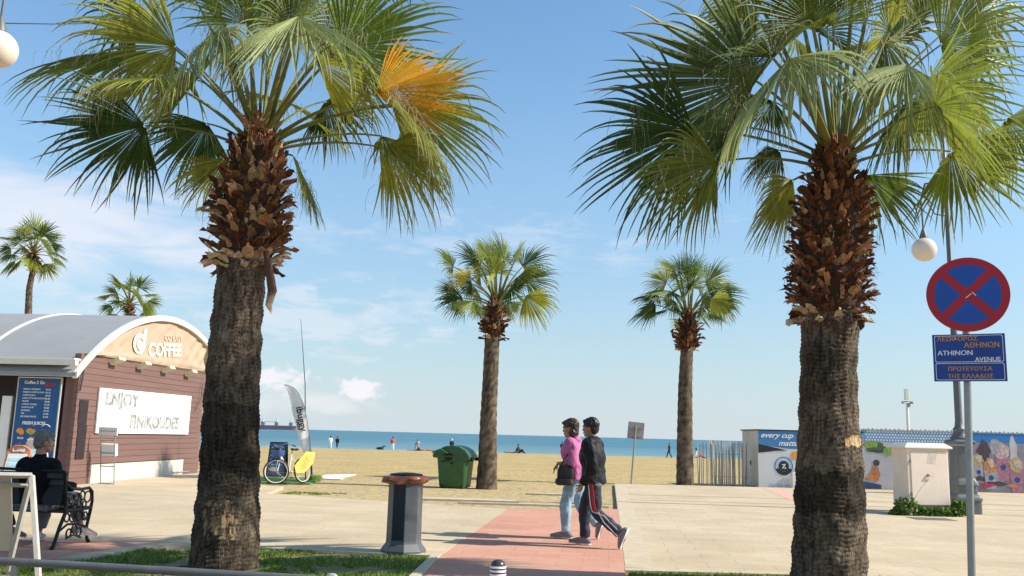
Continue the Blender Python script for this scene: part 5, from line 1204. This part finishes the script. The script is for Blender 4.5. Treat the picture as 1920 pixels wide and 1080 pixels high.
for ch in [o for o in bpy.data.objects if o.parent == L1 and o.name.split('.')[0] in ('globe', 'cap', 'arm')]: ch.location.z += g.z-6.165
g2 = P(-5, 92, 12.5)
L2 = copy_tree(L1); L2['label'] = 'street lamp at the left edge, only its hanging globe in view'; L2.location = (g2.x-.60, 12.5, 0); L2.rotation_euler.z = PI
for ch in [o for o in bpy.data.objects if o.parent == L2 and o.name.split('.')[0] in ('globe', 'cap', 'arm')]: ch.location.z = g2.z-6.165
# overhead wire
mb = MB(); a = P(-60, 42, 12.6); b = P(300, 22, 40); n = 10
mb.tube([a.lerp(b, i/n)+V(0, 0, -.25*math.sin(PI*i/n)) for i in range(n+1)], .010, 4); tag(mb.build('overhead_wire', M_black, None), 'thin dark wire running from the left lamp across the sky', 'wire')

# floodlight mast far right
q = P(1703, 808, 45); fm = thing('mast', 'slim pale camera mast behind the printed hoarding', 'mast', (q.x, 45, -.3))
mb = MB(); mb.tube([(0, 0, 0), (0, 0, 3.9)], [.08, .065], 12); mb.build('pole', M_whitep, fm, smooth=True)
mb = MB(); mb.box((0, 0, 4.3), (.20, .18, .5)); mb.box((0, 0, 4.60), (.24, .2, .05)); mb.build('housing', M_whitep, fm, bevel=.02)
mb = MB(); mb.tube([(-.24, 0, 3.97), (.24, 0, 3.97)], .03, 8); mb.box((-.22, -.04, 3.92), (.10, .14, .12)); mb.box((.22, -.04, 3.92), (.10, .14, .12)); mb.box((.05, 0, 3.80), (.16, .16, .2)); mb.build('camera', M_gl, fm, bevel=.01)

# board on a post, sand edge
q = P(1183, 907, 30); sb = thing('information_board', 'square grey board on a thin post, seen from behind, at the beach edge', 'sign', (q.x, 30, -.07))
mb = MB(); mb.tube([(0, 0, 0), (.16, 0, 2.0)], .03, 10); mb.build('post', M_steel, sb, smooth=True)
mb = MB(); mb.box((.165, .05, 1.82), (.54, .02, .56), Matrix.Rotation(RAD(5), 3, 'Y')); mb.build('panel', mat('grey board back', (.27, .25, .24), .6, var=.15, vs=5), sb)
mb = MB(); mb.box((.165, .03, 1.92), (.46, .03, .03), Matrix.Rotation(RAD(5), 3, 'Y')); mb.box((.15, .03, 1.64), (.46, .03, .03), Matrix.Rotation(RAD(5), 3, 'Y')); mb.build('bracket', M_steel, sb)

# stick screen
sc_ = thing('stick_screen', 'screen of thin pale upright sticks beside the blue drinks kiosk', 'fence', (7.3, 30.95, -.07))
mb = MB()
x = -.75; k = 0
while x < 1.0:
    h = 1.52+random.uniform(-.10, .06); w = random.uniform(.008, .022); ln = random.uniform(-.05, .05); yy = random.uniform(-.05, .35)
    mb.col = tuple(Vector((.62, .60, .55))*random.uniform(.35, 1.15)); mb.tube([(x, yy, 0), (x+ln*.5+random.uniform(-.015, .015), yy, h*.5), (x+ln, yy, h)], w, 6)
    x += random.uniform(.035, .10) if x < -.35 else random.uniform(.012, .042)
mb.build('sticks', mat('stick wood', (.6, .58, .52), .6, attr='Col', var=.2, vs=12), sc_, col=True)
mb = MB(); mb.tube([(-.3, .15, .35), (1.0, .15, .35)], .008, 4); mb.tube([(-.3, .15, 1.1), (1.0, .15, 1.1)], .008, 4); mb.build('tie_wire', M_steel, sc_)

# ------------------------------------------------------------------ drinks kiosk (blue and white) and printed hoarding
dk = thing('drinks_kiosk', 'low white kiosk with blue printed front and script lettering', 'kiosk', (8.50, 30.62, -.02), RAD(0))
M_panw = mat('pale grey panel', (.60, .61, .62), .55, var=.05, vs=2); M_pblue = mat('print blue', (.05, .20, .42), .5, var=.06); M_pdark = mat('print black', (.018, .020, .026), .5); M_por = mat('print orange', (.70, .30, .04), .5)
M_side = mat('cream side', (.58, .55, .47), .6, var=.08, vs=2, dirt=((.42, .38, .30), 2.5, .58, .5)); M_pnavy = mat('print navy', (.03, .06, .16), .5); M_plb = mat('print pale blue', (.38, .52, .64), .5)
KW, KH = 3.55, 1.95
mb = MB(); mb.box((KW/2, 1.0, KH/2-.03), (KW, 1.98, KH-.06)); mb.build('body', M_side, dk)
mb = MB(); mb.prism([(-.05, -.05), (KW+.05, -.05), (KW+.05, 2.1), (-.05, 2.1)], KH-.06, KH-.02, X4); mb.build('roof', M_dark, dk)
FM = frame((0, -.02, 0), (1, 0, 0), (0, 0, 1))
mb = MB(); mb.prism([(0, 0), (KW, 0), (KW, KH-.04), (0, KH-.04)], -.015, .01, FM); mb.build('front_panel', M_panw, dk)
mb = MB(); mb.prism([(0.01, 1.42), (1.0, 1.30), (KW, 1.22), (KW, KH-.05), (0.01, KH-.05)], .01, .014, FM); mb.build('blue_print', M_pblue, dk)
mb = MB(); mb.prism([(0.01, 1.14), (.62, 1.22), (1.0, 1.24), (.0+.01, 1.44)], .014, .018, FM); mb.build('black_print', M_pdark, dk)
mb = MB(); mb.prism([(1.14, .95), (1.9, .98), (1.9, 1.22), (1.14, 1.21)], .018, .021, FM); mb.build('orange_print', M_por, dk)
text('every cup', .25, M_lwhite, dk, FM @ Matrix.Translation((.08, 1.66, .020)), shear=.45, bold=.004, sx=1.12, extrude=.002)
text('matters', .25, M_lwhite, dk, FM @ Matrix.Translation((.68, 1.40, .020)), shear=.45, bold=.004, sx=1.12, extrude=.002)
def ringp(cx, cy, r0, r1, z, m, n, par, M, a0=0, a1=2*PI):
    mb = MB()
    for k in range(n):
        a, b = a0+(a1-a0)*k/n, a0+(a1-a0)*(k+1)/n
        mb.prism([(cx+r1*math.cos(a), cy+r1*math.sin(a)), (cx+r1*math.cos(b), cy+r1*math.sin(b)), (cx+r0*math.cos(b), cy+r0*math.sin(b)), (cx+r0*math.cos(a), cy+r0*math.sin(a))], z, z+.002, M)
    return mb.build('emblem', m, par)
mb = MB(); mb.disc(.86, .72, .31, .0105, .013, FM); mb.build('emblem', M_plb, dk); ringp(.86, .72, .285, .31, .014, M_pnavy, 30, dk, FM); ringp(.86, .72, .18, .31, .0145, M_pdark, 14, dk, FM, PI*1.12, PI*1.88)
mb = MB(); mb.disc(.86, .72, .175, .013, .017, FM); mb.build('emblem', M_pdark, dk)
mb = MB(); mb.prism([(.80, .64), (.83, .63), (.93, .78), (.90, .80)], .017, .020, FM); mb.prism([(.88, .62), (.94, .64), (.90, .70)], .017, .020, FM); mb.prism([(.80, .76), (.86, .74), (.87, .77), (.81, .79)], .017, .020, FM); mb.build('emblem', M_lwhite, dk)
mb = MB()
for x in (.42, .70, .98): mb.disc(x, .03, .10, .0105, .013, FM, 20)
mb.build('blue_print', M_plb, dk)
mb = MB(); mb.box((-.008, .9, .78), (.03, .05, .16)); mb.tube([(-.05, .9, .74), (-.05, .9, .84)], .012, 6); mb.build('door_handle', M_dark, dk)
mb = MB(); mb.box((1.22, -.12, .26), (.24, .12, .55)); mb.box((1.28, -.12, .58), (.1, .1, .12)); mb.build('gas_box', M_whitep, dk, bevel=.01)

hd = thing('printed_hoarding', 'long low hoarding printed with lattice, plants and dessert cups', 'hoarding', (12.05, 30.62, 0), RAD(0))
M_hback = mat('hoarding grey print', (.42, .42, .43), .55, var=.12, vs=1.6); M_hdk = mat('hoarding dusk print', (.24, .22, .25), .55, var=.4, vs=1.3)
HM_ = frame((0, 0, 0), (1, 0, 0), (0, 0, 1)); HT = 1.98
XR = 9.0
mb = MB(); mb.prism([(0, 0), (XR, 0), (XR, HT), (0, HT)], -.06, 0, HM_); mb.build('panel', M_hback, hd)
def X(px, py=850): return PL_(px, py)
def PL_(px, py):
    r = ray(px, py); t = 30.62/r.y; w = r*t+V(0, 0, CAMH); return (w.x-12.05, w.z)
# lattice band
xa, xb = PL_(1606, 805)[0], PL_(1812, 805)[0]; zt, zb_ = HT-.02, 1.60
mb = MB(); mb.prism([(0, zb_), (PL_(1812, 800)[0], zb_), (PL_(1812, 800)[0], zt), (0, zt)], 0, .004, HM_); mb.build('lattice_ground', mat('lattice blue', (.13, .28, .46), .5), hd)
mb = MB(); x = .16; 
while x < PL_(1812, 800)[0]-.05:
    for r_i in range(4):
        cx = x+.05*(r_i % 2); cy = zb_+.05+.093*r_i; mb.prism([(cx-.036, cy), (cx, cy-.042), (cx+.036, cy), (cx, cy+.042)], .004, .006, HM_)
    x += .10
mb.build('lattice_print', mat('lattice white', (.62, .66, .68), .5), hd)
x8, x9 = PL_(1812, 830)[0], XR
mb = MB(); mb.prism([(x8, 1.64), (x9, 1.64), (x9, HT), (x8, HT)], .0, .006, HM_); mb.build('blue_band', mat('band blue', (.03, .17, .46), .5, var=.06), hd)
mb = MB(); mb.prism([(x8-.75, 0.02), (x9, .02), (x9, 1.64), (x8-.75, 1.60)], .0, .004, HM_); mb.build('dusk_print', M_hdk, hd)
# scattered light patches of the print
def blobp(name, cx, cy, rx, ry, z, m, n=14, jit=.25, th=.002):
    pts = []
    for k in range(n):
        a = 2*PI*k/n; f = 1+random.uniform(-jit, jit); pts.append((cx+rx*f*math.cos(a), cy+ry*f*math.sin(a)))
    mb = MB(); mb.prism(pts, z, z+th, HM_); return mb.build(name, m, hd)
def mk(n, c, v=.35, s=9): return mat(n, c, .55, var=v, vs=s)
m_pl1 = mk('print leaf green', (.20, .32, .06)); m_pl2 = mk('print dark green', (.05, .12, .04)); m_br = mk('print brown', (.42, .17, .08)); m_dk = mk('print shadow', (.06, .05, .06)); m_pk = mk('print pink', (.36, .16, .22)); m_pp = mk('print pale pink', (.48, .34, .37))
m_or = mk('print orange fruit', (.50, .21, .07)); m_cr = mk('print cream', (.48, .41, .34)); m_bl = mk('print label blue', (.02, .06, .22)); m_gl = mk('print glass', (.34, .33, .36)); m_rd = mk('print red', (.45, .03, .07)); m_ye = mk('print nut', (.44, .32, .18)); m_st = mk('print street', (.50, .49, .50), .15, 3)
def pxb(name, x, y, wpx, hpx, z, m, **k): cx, cy = PL_(x, y); s = 30.62/FPX; blobp(name, cx, cy, wpx*s/2, hpx*s/2, z, m, **k)
pxb('plant_picture', 1640, 838, 44, 16, .004, m_pl2); pxb('plant_picture', 1634, 833, 26, 13, .007, m_pl1); pxb('plant_picture', 1665, 847, 20, 14, .007, m_pl1); pxb('plant_picture', 1680, 838, 26, 14, .0045, m_pl2)
pxb('shadow_picture', 1645, 846, 34, 6, .0065, m_dk); pxb('person_picture', 1643, 868, 12, 12, .007, m_dk, jit=.1); pxb('person_picture', 1641, 888, 18, 30, .006, m_br, jit=.15); pxb('person_picture', 1632, 894, 14, 12, .009, m_or); pxb('food_picture', 1627, 898, 14, 4, .004, m_br)
cx, cy = PL_(1608, 905); mb = MB(); mb.prism([(cx, .02), (PL_(1652, 905)[0], .02), (PL_(1652, 905)[0], .16), (cx, .30)], .004, .007, HM_); mb.build('navy_print', M_pnavy, hd)
def cup(x, y, w, h, body, top, z0=.006):
    cx, cy = PL_(x, y); s = 30.62/FPX; w *= s; h *= s
    mb = MB(); mb.prism([(cx-w*.36, cy-h*.5), (cx+w*.36, cy-h*.5), (cx+w*.5, cy+h*.15), (cx-w*.5, cy+h*.15)], z0, z0+.002, HM_); mb.build('cup_picture', body, hd)
    blobp('topping_picture', cx, cy+h*.30, w*.50, h*.24, z0+.003, top, 16, .2); blobp('topping_picture', cx+w*.08, cy+h*.36, w*.26, h*.14, z0+.006, m_cr, 12, .3)
    blobp('label_picture', cx+w*.03, cy-h*.12, w*.20, w*.20, z0+.003, m_bl, 20, .03)
pxb('shade_picture', 1870, 838, 30, 30, .0045, m_gl); pxb('shade_picture', 1900, 850, 14, 60, .0045, m_st); pxb('shade_picture', 1845, 845, 26, 40, .0042, m_dk)
cup(1806, 877, 20, 54, m_dk, m_rd); cup(1834, 879, 20, 50, m_gl, m_ye); cup(1857, 889, 24, 54, m_gl, m_or, .009); cup(1880, 868, 26, 66, m_pk, m_pp, .007); cup(1906, 892, 26, 62, m_pk, m_ye, .010)
pxb('jar_picture', 1877, 893, 20, 26, .006, m_gl); pxb('food_picture', 1849, 910, 30, 8, .012, m_rd); pxb('food_picture', 1868, 907, 36, 8, .011, m_dk); pxb('food_picture', 1899, 911, 16, 6, .012, m_or); pxb('food_picture', 1838, 897, 18, 10, .012, m_dk)
mb = MB(); mb.prism([(0, 1.985), (XR, 1.985), (XR, 2.01), (0, 2.01)], -.08, .02, HM_); mb.build('top_rail', M_gl, hd)
mb = MB()
for k in range(60):
    x = .1+k*.15; mb.box((x, .03, 2.02), (.05, .02, .02+.02*(k % 3)))
mb.build('edge_trim', M_gl, hd)

# ------------------------------------------------------------------ cabinets
cb = thing('electrical_cabinet', 'large cream electrical cabinet with a hipped lid standing in green shrubs', 'cabinet', (9.30, 19.95, 0), RAD(11))
mb = MB(); mb.box((0, .28, .82), (1.02, .56, 1.24)); mb.build('body', M_cream, cb, bevel=.012)
mb = MB(); mb.box((.02, -.006, .80), (.90, .02, 1.16)); mb.build('door', M_cream, cb, bevel=.006)
mb = MB(); mb.box((0, .28, .10), (.96, .50, .20)); mb.build('plinth', M_kerb, cb)
mb = MB(); b0 = [(-.59, -.06), (.59, -.06), (.59, .62), (-.59, .62)]; t0 = [(-.46, .04), (.46, .04), (.46, .52), (-.46, .52)]
i0 = [mb.vert((x, y, 1.44)) for x, y in b0]; i1 = [mb.vert((x, y, 1.475)) for x, y in b0]; i2 = [mb.vert((x, y, 1.56)) for x, y in t0]
for a_, b_ in ((i0, i1), (i1, i2)):
    for k in range(4): mb.face(a_[k], a_[(k+1) % 4], b_[(k+1) % 4], b_[k])
mb.face(*i0[::-1]); mb.face(*i2); mb.build('lid', mat('cream lid', (.74, .68, .58), .5, var=.05), cb, bevel=.006)
mb = MB(); mb.tube([(-.03, -.02, .86), (-.03, -.06, .86), (.10, -.06, .85)], .012, 8); mb.disc(-.03, .86, .03, .0, .03, frame((0, -.02, 0), (1, 0, 0), (0, 0, 1)), 16); mb.build('handle', M_steel, cb)
for z in (.45, 1.15): mb = MB(); mb.tube([(-.44, -.02, z-.04), (-.44, -.02, z+.04)], .014, 8); mb.build('hinge', M_steel, cb)
mb = MB(); mb.tube([(-.40, -.018, .32), (-.2, -.018, .60), (.0, -.018, .80)], .005, 4); mb.prism([(-.05, 1.12), (.16, 1.10), (.22, 1.34), (.02, 1.36)], .016, .018, frame((0, 0, 0), (1, 0, 0), (0, 0, 1))); mb.build('stain', mat('worn patch', (.58, .50, .42), .6, var=.15), cb)
q = G(1664, 919); c2 = thing('small_cabinet', 'small cream cabinet against the hoarding, left of the large cabinet', 'cabinet', (q.x+.15, 28.4, 0), 0)
mb = MB(); mb.box((0, .2, .47), (.92, .4, .93)); mb.build('body', M_cream, c2, bevel=.012)
mb = MB(); mb.box((0, .2, .95), (.98, .46, .04)); mb.build('lid', M_cream, c2, bevel=.006)
mb = MB(); mb.box((.36, -.01, .22), (.03, .02, .03)); mb.build('lock', M_dark, c2)
def shrub(label, boxes, n, loc, seed):
    random.seed(seed); t = thing('shrub', label, 'shrub', loc); mb = MB()
    for k in range(n):
        cx, cy, cz, rx, ry, rz_ = random.choice(boxes); a = random.uniform(0, 2*PI); u = random.uniform(-.2, 1); rr_ = random.uniform(.75, 1.05)
        p = V(cx+rx*rr_*math.cos(a)*math.sqrt(max(0, 1-u*u*.8)), cy+ry*rr_*math.sin(a)*math.sqrt(max(0, 1-u*u*.8)), max(.01, cz+rz_*u*rr_))
        s = random.uniform(.025, .055); n1 = V(random.uniform(-1, 1), random.uniform(-1.2, .6), random.uniform(-.3, 1)).normalized(); t1 = n1.orthogonal().normalized(); t1 = Matrix.Rotation(random.uniform(0, 6), 3, n1) @ t1; t2 = n1.cross(t1)
        c = tuple(Vector((.05, .12, .02)).lerp(Vector((.18, .27, .04)), random.random()**2))
        i = [mb.vert(p-t1*s, c), mb.vert(p+t2*s*.6, c), mb.vert(p+t1*s, c), mb.vert(p-t2*s*.6, c)]; mb.face(*i)
    mb.build('leaves', M_leafd, t, col=True); mb = MB(); mb.col = (.1, .07, .04)
    for k in range(14): cx, cy, cz, rx, ry, rz_ = random.choice(boxes); mb.tube([(cx, cy, 0), (cx+random.uniform(-rx, rx)*.6, cy+random.uniform(-ry, ry)*.6, cz+rz_*.6)], .006, 4)
    mb.build('stems', M_boot, t, col=True); return t
shrub('dark green leafy shrub growing round the foot of the large cabinet', [(-.55, -.12, .08, .30, .22, .28), (-.1, -.22, .04, .38, .10, .14), (.28, -.20, .04, .30, .10, .14), (.60, -.06, .08, .16, .16, .27), (-.75, -.10, .02, .18, .15, .10)], 2200, (9.30, 19.95, 0), 4)
q = G(1745, 973); mb = MB(); mb.prism([(-.42, -.28), (.40, -.34), (.42, .26), (-.40, .30)], -.005, .006); o = mb.build('manhole_cover', mat('dark cover', (.12, .11, .10), .7, var=.3, vs=9, bump=.6, bs=40), None); o.location = (q.x, q.y, 0); tag(o, 'dark rectangular cover set in the paving in front of the large cabinet', 'manhole cover')

# ------------------------------------------------------------------ bicycle, boards, flag
bk0, bk1 = G(519, 907, -.0), G(560, 905, -.0); bd = (bk1-bk0); bd.z = 0; ang = math.atan2(bd.y, bd.x)
bic = thing('bicycle', 'pale bicycle with blue basket and yellow advertising panel parked by the flag', 'bicycle', (bk0.x, bk0.y, .0), ang)
lean = Matrix.Rotation(RAD(-9), 4, 'X')
WR = .335; WB = 1.06
def wheel(x, steer=0):
    Mx = lean @ Matrix.Translation((x, 0, WR)) @ Matrix.Rotation(steer, 4, 'Z')
    circ = lambda r, n=36: [Mx @ V(r*math.cos(2*PI*i/n), 0, r*math.sin(2*PI*i/n)) for i in range(n+1)]
    mb = MB(); mb.tube(circ(WR), .022, 8, False); w = mb.build('wheel', M_black, bic, smooth=True)
    mb = MB(); mb.tube(circ(WR-.028), .014, 6, False); mb.build('rim', M_trimw, w, smooth=True)
    mb = MB()
    for k in range(24):
        a = 2*PI*k/24; mb.tube([Mx @ V(0, .02*(-1)**k, 0), Mx @ V((WR-.03)*math.cos(a), 0, (WR-.03)*math.sin(a))], .002, 3)
    mb.tube([Mx @ V(0, -.05, 0), Mx @ V(0, .05, 0)], .02, 8); mb.build('spokes', M_steel, w)
wheel(0, -.75); wheel(WB)
Lp = lambda *p: lean @ V(*p)
M_bik = mat('pale frame paint', (.62, .64, .60), .35, var=.05)
mb = MB()
for a_, b_, r in (((.20, 0, .80), (.50, 0, .30), .018), ((.20, 0, .68), (.55, 0, .36), .016), ((.50, 0, .30), (.66, 0, .80), .016), ((.50, -.05, .30), (WB, -.05, WR), .011), ((.50, .05, .30), (WB, .05, WR), .011), ((.63, -.02, .70), (WB, -.05, WR), .010), ((.63, .02, .70), (WB, .05, WR), .010), ((.17, 0, .88), (.23, 0, .66), .020)): mb.tube([Lp(*a_), Lp(*b_)], r, 8)
mb.build('frame', M_bik, bic, smooth=True)
mb = MB()
for s in (-.045, .045): mb.tube([Lp(.20, s*.5, .68), Lp(.12, s, .60), Lp(0, s, WR)], .012, 8)
mb.build('fork', M_bik, bic, smooth=True)
mb = MB(); mb.tube([Lp(.17, 0, .88), Lp(.13, 0, 1.02)], .012, 8); mb.tube([Lp(.34, -.33, 1.02), Lp(.22, -.22, 1.08), Lp(.13, -.04, 1.04), Lp(.13, .04, 1.04), Lp(.22, .22, 1.10), Lp(.32, .32, 1.08)], .013, 8); hb = mb.build('handlebar', M_steel, bic, smooth=True)
mb = MB()
for a_, b_ in (((.34, -.33, 1.02), (.42, -.38, .98)), ((.32, .32, 1.08), (.42, .38, 1.05))): mb.tube([Lp(*a_), Lp(*b_)], .019, 8)
mb.build('grip', M_black, hb)
mb = MB(); mb.tube([Lp(.66, 0, .80), Lp(.68, 0, .90)], .013, 8); mb.build('seat_post', M_steel, bic)
mb = MB(); mb.stack([(.70, .06, .90, .12, .07), (.69, .06, .94, .15, .09), (.67, .06, .965, .13, .07)], 16, 2); mb.build('saddle', M_black, bic, smooth=True)
mb = MB(); mb.stack([(.02, .02, .74, .10, .12), (.0, .02, .76, .12, .14), (-.01, .02, .90, .14, .16), (-.01, .02, .91, .12, .14)], 20, 5); mb.build('basket', mat('blue basket', (.04, .09, .26), .5, var=.2, vs=14), bic, smooth=True)
mb = MB(); mb.stack([(.0, .02, .90, .10, .12), (.0, .02, .97, .09, .10), (.02, .02, .99, .04, .05)], 14, 3); mb.build('basket_load', M_black, bic, smooth=True)
mb = MB(); mb.tube([Lp(.50, -.06, .30), Lp(.50, -.10, .30), Lp(.44, -.12, .15)], .010, 6); mb.ball(Lp(.43, -.16, .14), (.05, .04, .015)); mb.build('pedal', M_dark, bic)
mb = MB(); Mb = lean @ frame((0, -.12, 0), (1, 0, 0), (0, 0, 1)); mb.prism([(.65, .27), (.98, .26), (1.38, .52), (1.50, .84), (1.10, .86), (.60, .46)], 0, .012, Mb); mb.build('advert_panel', mat('yellow panel', (.72, .47, .08), .5, var=.1, vs=6), bic)
mb = MB(); mb.prism([(.80, .36), (1.0, .36), (1.28, .62), (1.32, .76), (1.12, .76), (.84, .52)], .012, .015, Mb); mb.build('advert_picture', mat('orange print', (.66, .32, .06), .6, var=.4, vs=12), bic)
mb = MB(); mb.tube([Lp(.55, 0, .32), Lp(.62, .2, -.03)], .009, 6); mb.build('kickstand', M_steel, bic)

q = P(520, 880, 29.5); ab = thing('pavement_sign', 'dark blue pavement sign with wavy print behind the bicycle', 'sign', (q.x, 29.5, -.05), RAD(-6))
M_abb = mat('deep blue print', (.015, .06, .16), .45, var=.5, vs=5, stretch=(.5, 1, 3)); M_abl = mat('light blue print', (.06, .25, .42), .5, var=.3); w, h = .58, 1.15
mb = MB()
for s in (-1, 1): mb.prism([(-w/2, 0), (w/2, 0), (w/2, h), (-w/2, h)], -.03, 0, frame((0, s*.26, 0), (-s, 0, 0), (0, -s*.23, h)))
mb.build('frame', M_black, ab, bevel=.006); Mq = frame((0, -.26, 0), (1, 0, 0), (0, .23, h))
mb = MB(); mb.prism([(-w*.42, .06), (w*.42, .06), (w*.42, h-.05), (-w*.42, h-.05)], 0, .006, Mq); mb.build('panel', M_abb, ab)
mb = MB()
for k, z in enumerate((.42, .56, .70, .84, .98)):
    n = 10; up_ = [(-w*.36+w*.72*i/n, z+.02*math.sin(i*1.3+k)) for i in range(n+1)]; mb.prism([(x, y-.022) for x, y in up_]+[(x, y+.022) for x, y in up_[::-1]], .006, .009, Mq)
mb.build('wave_print', M_abl, ab)
mb = MB(); mb.disc(-.04, .26, .17, .006, .009, Mq, 20, .07); mb.build('sand_print', mat('tan print', (.45, .33, .13), .6), ab)

q = P(590, 893, 28); fl = thing('feather_flag', 'white feather flag with dark lettering on a curved pole', 'flag', (q.x, 28, -.05), RAD(24))
def fp(px, py): a = P(px, py, 28); return (a.x-q.x, a.z+.05)
pole = [fp(*p) for p in ((585, 893), (583, 850), (579, 815), (575, 785), (569, 758), (560, 738), (550, 727), (541, 723), (533, 723))]
left = [fp(*p) for p in ((578, 870), (562, 832), (556, 800), (550, 775), (545, 755), (540, 738), (536, 727))]
mb = MB(); mb.tube([(x, 0, z) for x, z in pole], [.022, .02, .018, .016, .014, .012, .011, .01, .008], 8); mb.build('pole', M_dark, fl, smooth=True)
def at(poly, t):
    n = len(poly)-1; k = min(int(t*n), n-1); f = t*n-k; return (poly[k][0]*(1-f)+poly[k+1][0]*f, poly[k][1]*(1-f)+poly[k+1][1]*f)
pr_ = pole[1:]; mb = MB(); g = []
for i in range(31):
    a_ = at(pr_, i/30); b_ = at(left, i/30); row = []
    for j in range(9): f = j/8; row.append(mb.vert((a_[0]*(1-f)+b_[0]*f, -.03+.05*math.sin(f*5+i*.25)*f, a_[1]*(1-f)+b_[1]*f)))
    g.append(row)
for i in range(30):
    for j in range(8): mb.face(g[i][j], g[i][j+1], g[i+1][j+1], g[i+1][j])
sail = mb.build('sail', mat('white sail cloth', (.80, .80, .82), .7, var=.04, trans=.55), fl, smooth=True)
a0 = fp(554.5, 764); a1 = fp(564.5, 817); d_ = V(a1[0]-a0[0], 0, a1[1]-a0[1])
text('ibuggy', .30, M_pdark, fl, frame((a0[0], -.085, a0[1]), d_, (d_.z*-1, 0, d_.x)), extrude=.002, bold=.007, sx=1.02)
a0 = fp(546, 764); text('Cyprus', .10, M_gl, fl, frame((a0[0], -.085, a0[1]), d_, (d_.z*-1, 0, d_.x)), extrude=.002)
mb = MB(); mb.stack([(.02, 0, 0, .18, .16), (.02, 0, .14, .19, .17), (.02, 0, .17, .16, .14)], 20, 5); mb.build('base', M_turf, fl, smooth=True)
a_ = P(574, 885, 27.9); b_ = P(572, 720, 27.9); c_ = P(564, 598, 27.9)
mb = MB(); mb.tube([V(a_.x, 27.9, -.05), b_, c_], [.022, .013, .006], 6); tag(mb.build('whip_mast', M_dark, None), 'very thin tall dark pole rising behind the feather flag', 'pole')
tm = G(530, 896); mb = MB(); mb.prism([(tm.x-1.4, 25.9), (tm.x+1.3, 26.1), (tm.x+1.0, 29.6), (tm.x-2.0, 29.2)], -.10, -.028); tag(mb.build('artificial_turf', M_turf, None), 'green artificial turf mat under the flag and behind the bicycle', 'mat')

# ------------------------------------------------------------------ ship
q = P(560, 800, 2500); sh = thing('cargo_ship', 'long red cargo ship with white deck cranes on the horizon', 'ship', (q.x, 2500, -.8), 0)
M_hullr = mat('haze-paled red hull', (.50, .22, .20), .6, var=.05, vs=.05); M_hulld = mat('haze-paled dark hull', (.30, .22, .25), .6); M_shw = mat('ship white', (.72, .74, .76), .6)  # hull colours lightened, distance haze is painted into them
mb = MB(); mb.stack([(-88, 0, 0, 84, 12), (-88, 0, 7.5, 88, 13)], 30, 7); mb.build('hull', M_hullr, sh)
mb = MB(); mb.stack([(-88, 0, 7.5, 88.2, 13.2), (-88, 0, 11.5, 90, 13.5)], 30, 7); mb.build('upper_hull', M_hulld, sh)
for x in (-62, -22, -100, -136):
    mb = MB(); mb.box((x, 0, 16), (9, 8, 9)); mb.build('crane_base', M_steel, sh)
    mb = MB(); mb.box((x, 0, 24), (3, 3, 14)); mb.box((x-16*(1 if x != -22 else -1), 0, 21.5), (32, 2, 2)); mb.box((x-31*(1 if x != -22 else -1), 0, 19), (2, 2, 8)); mb.build('crane', M_shw, sh)
mb = MB(); mb.box((-160, 0, 20), (14, 20, 18)); mb.box((-160, 0, 31), (10, 22, 4)); mb.build('bridge', M_shw, sh)
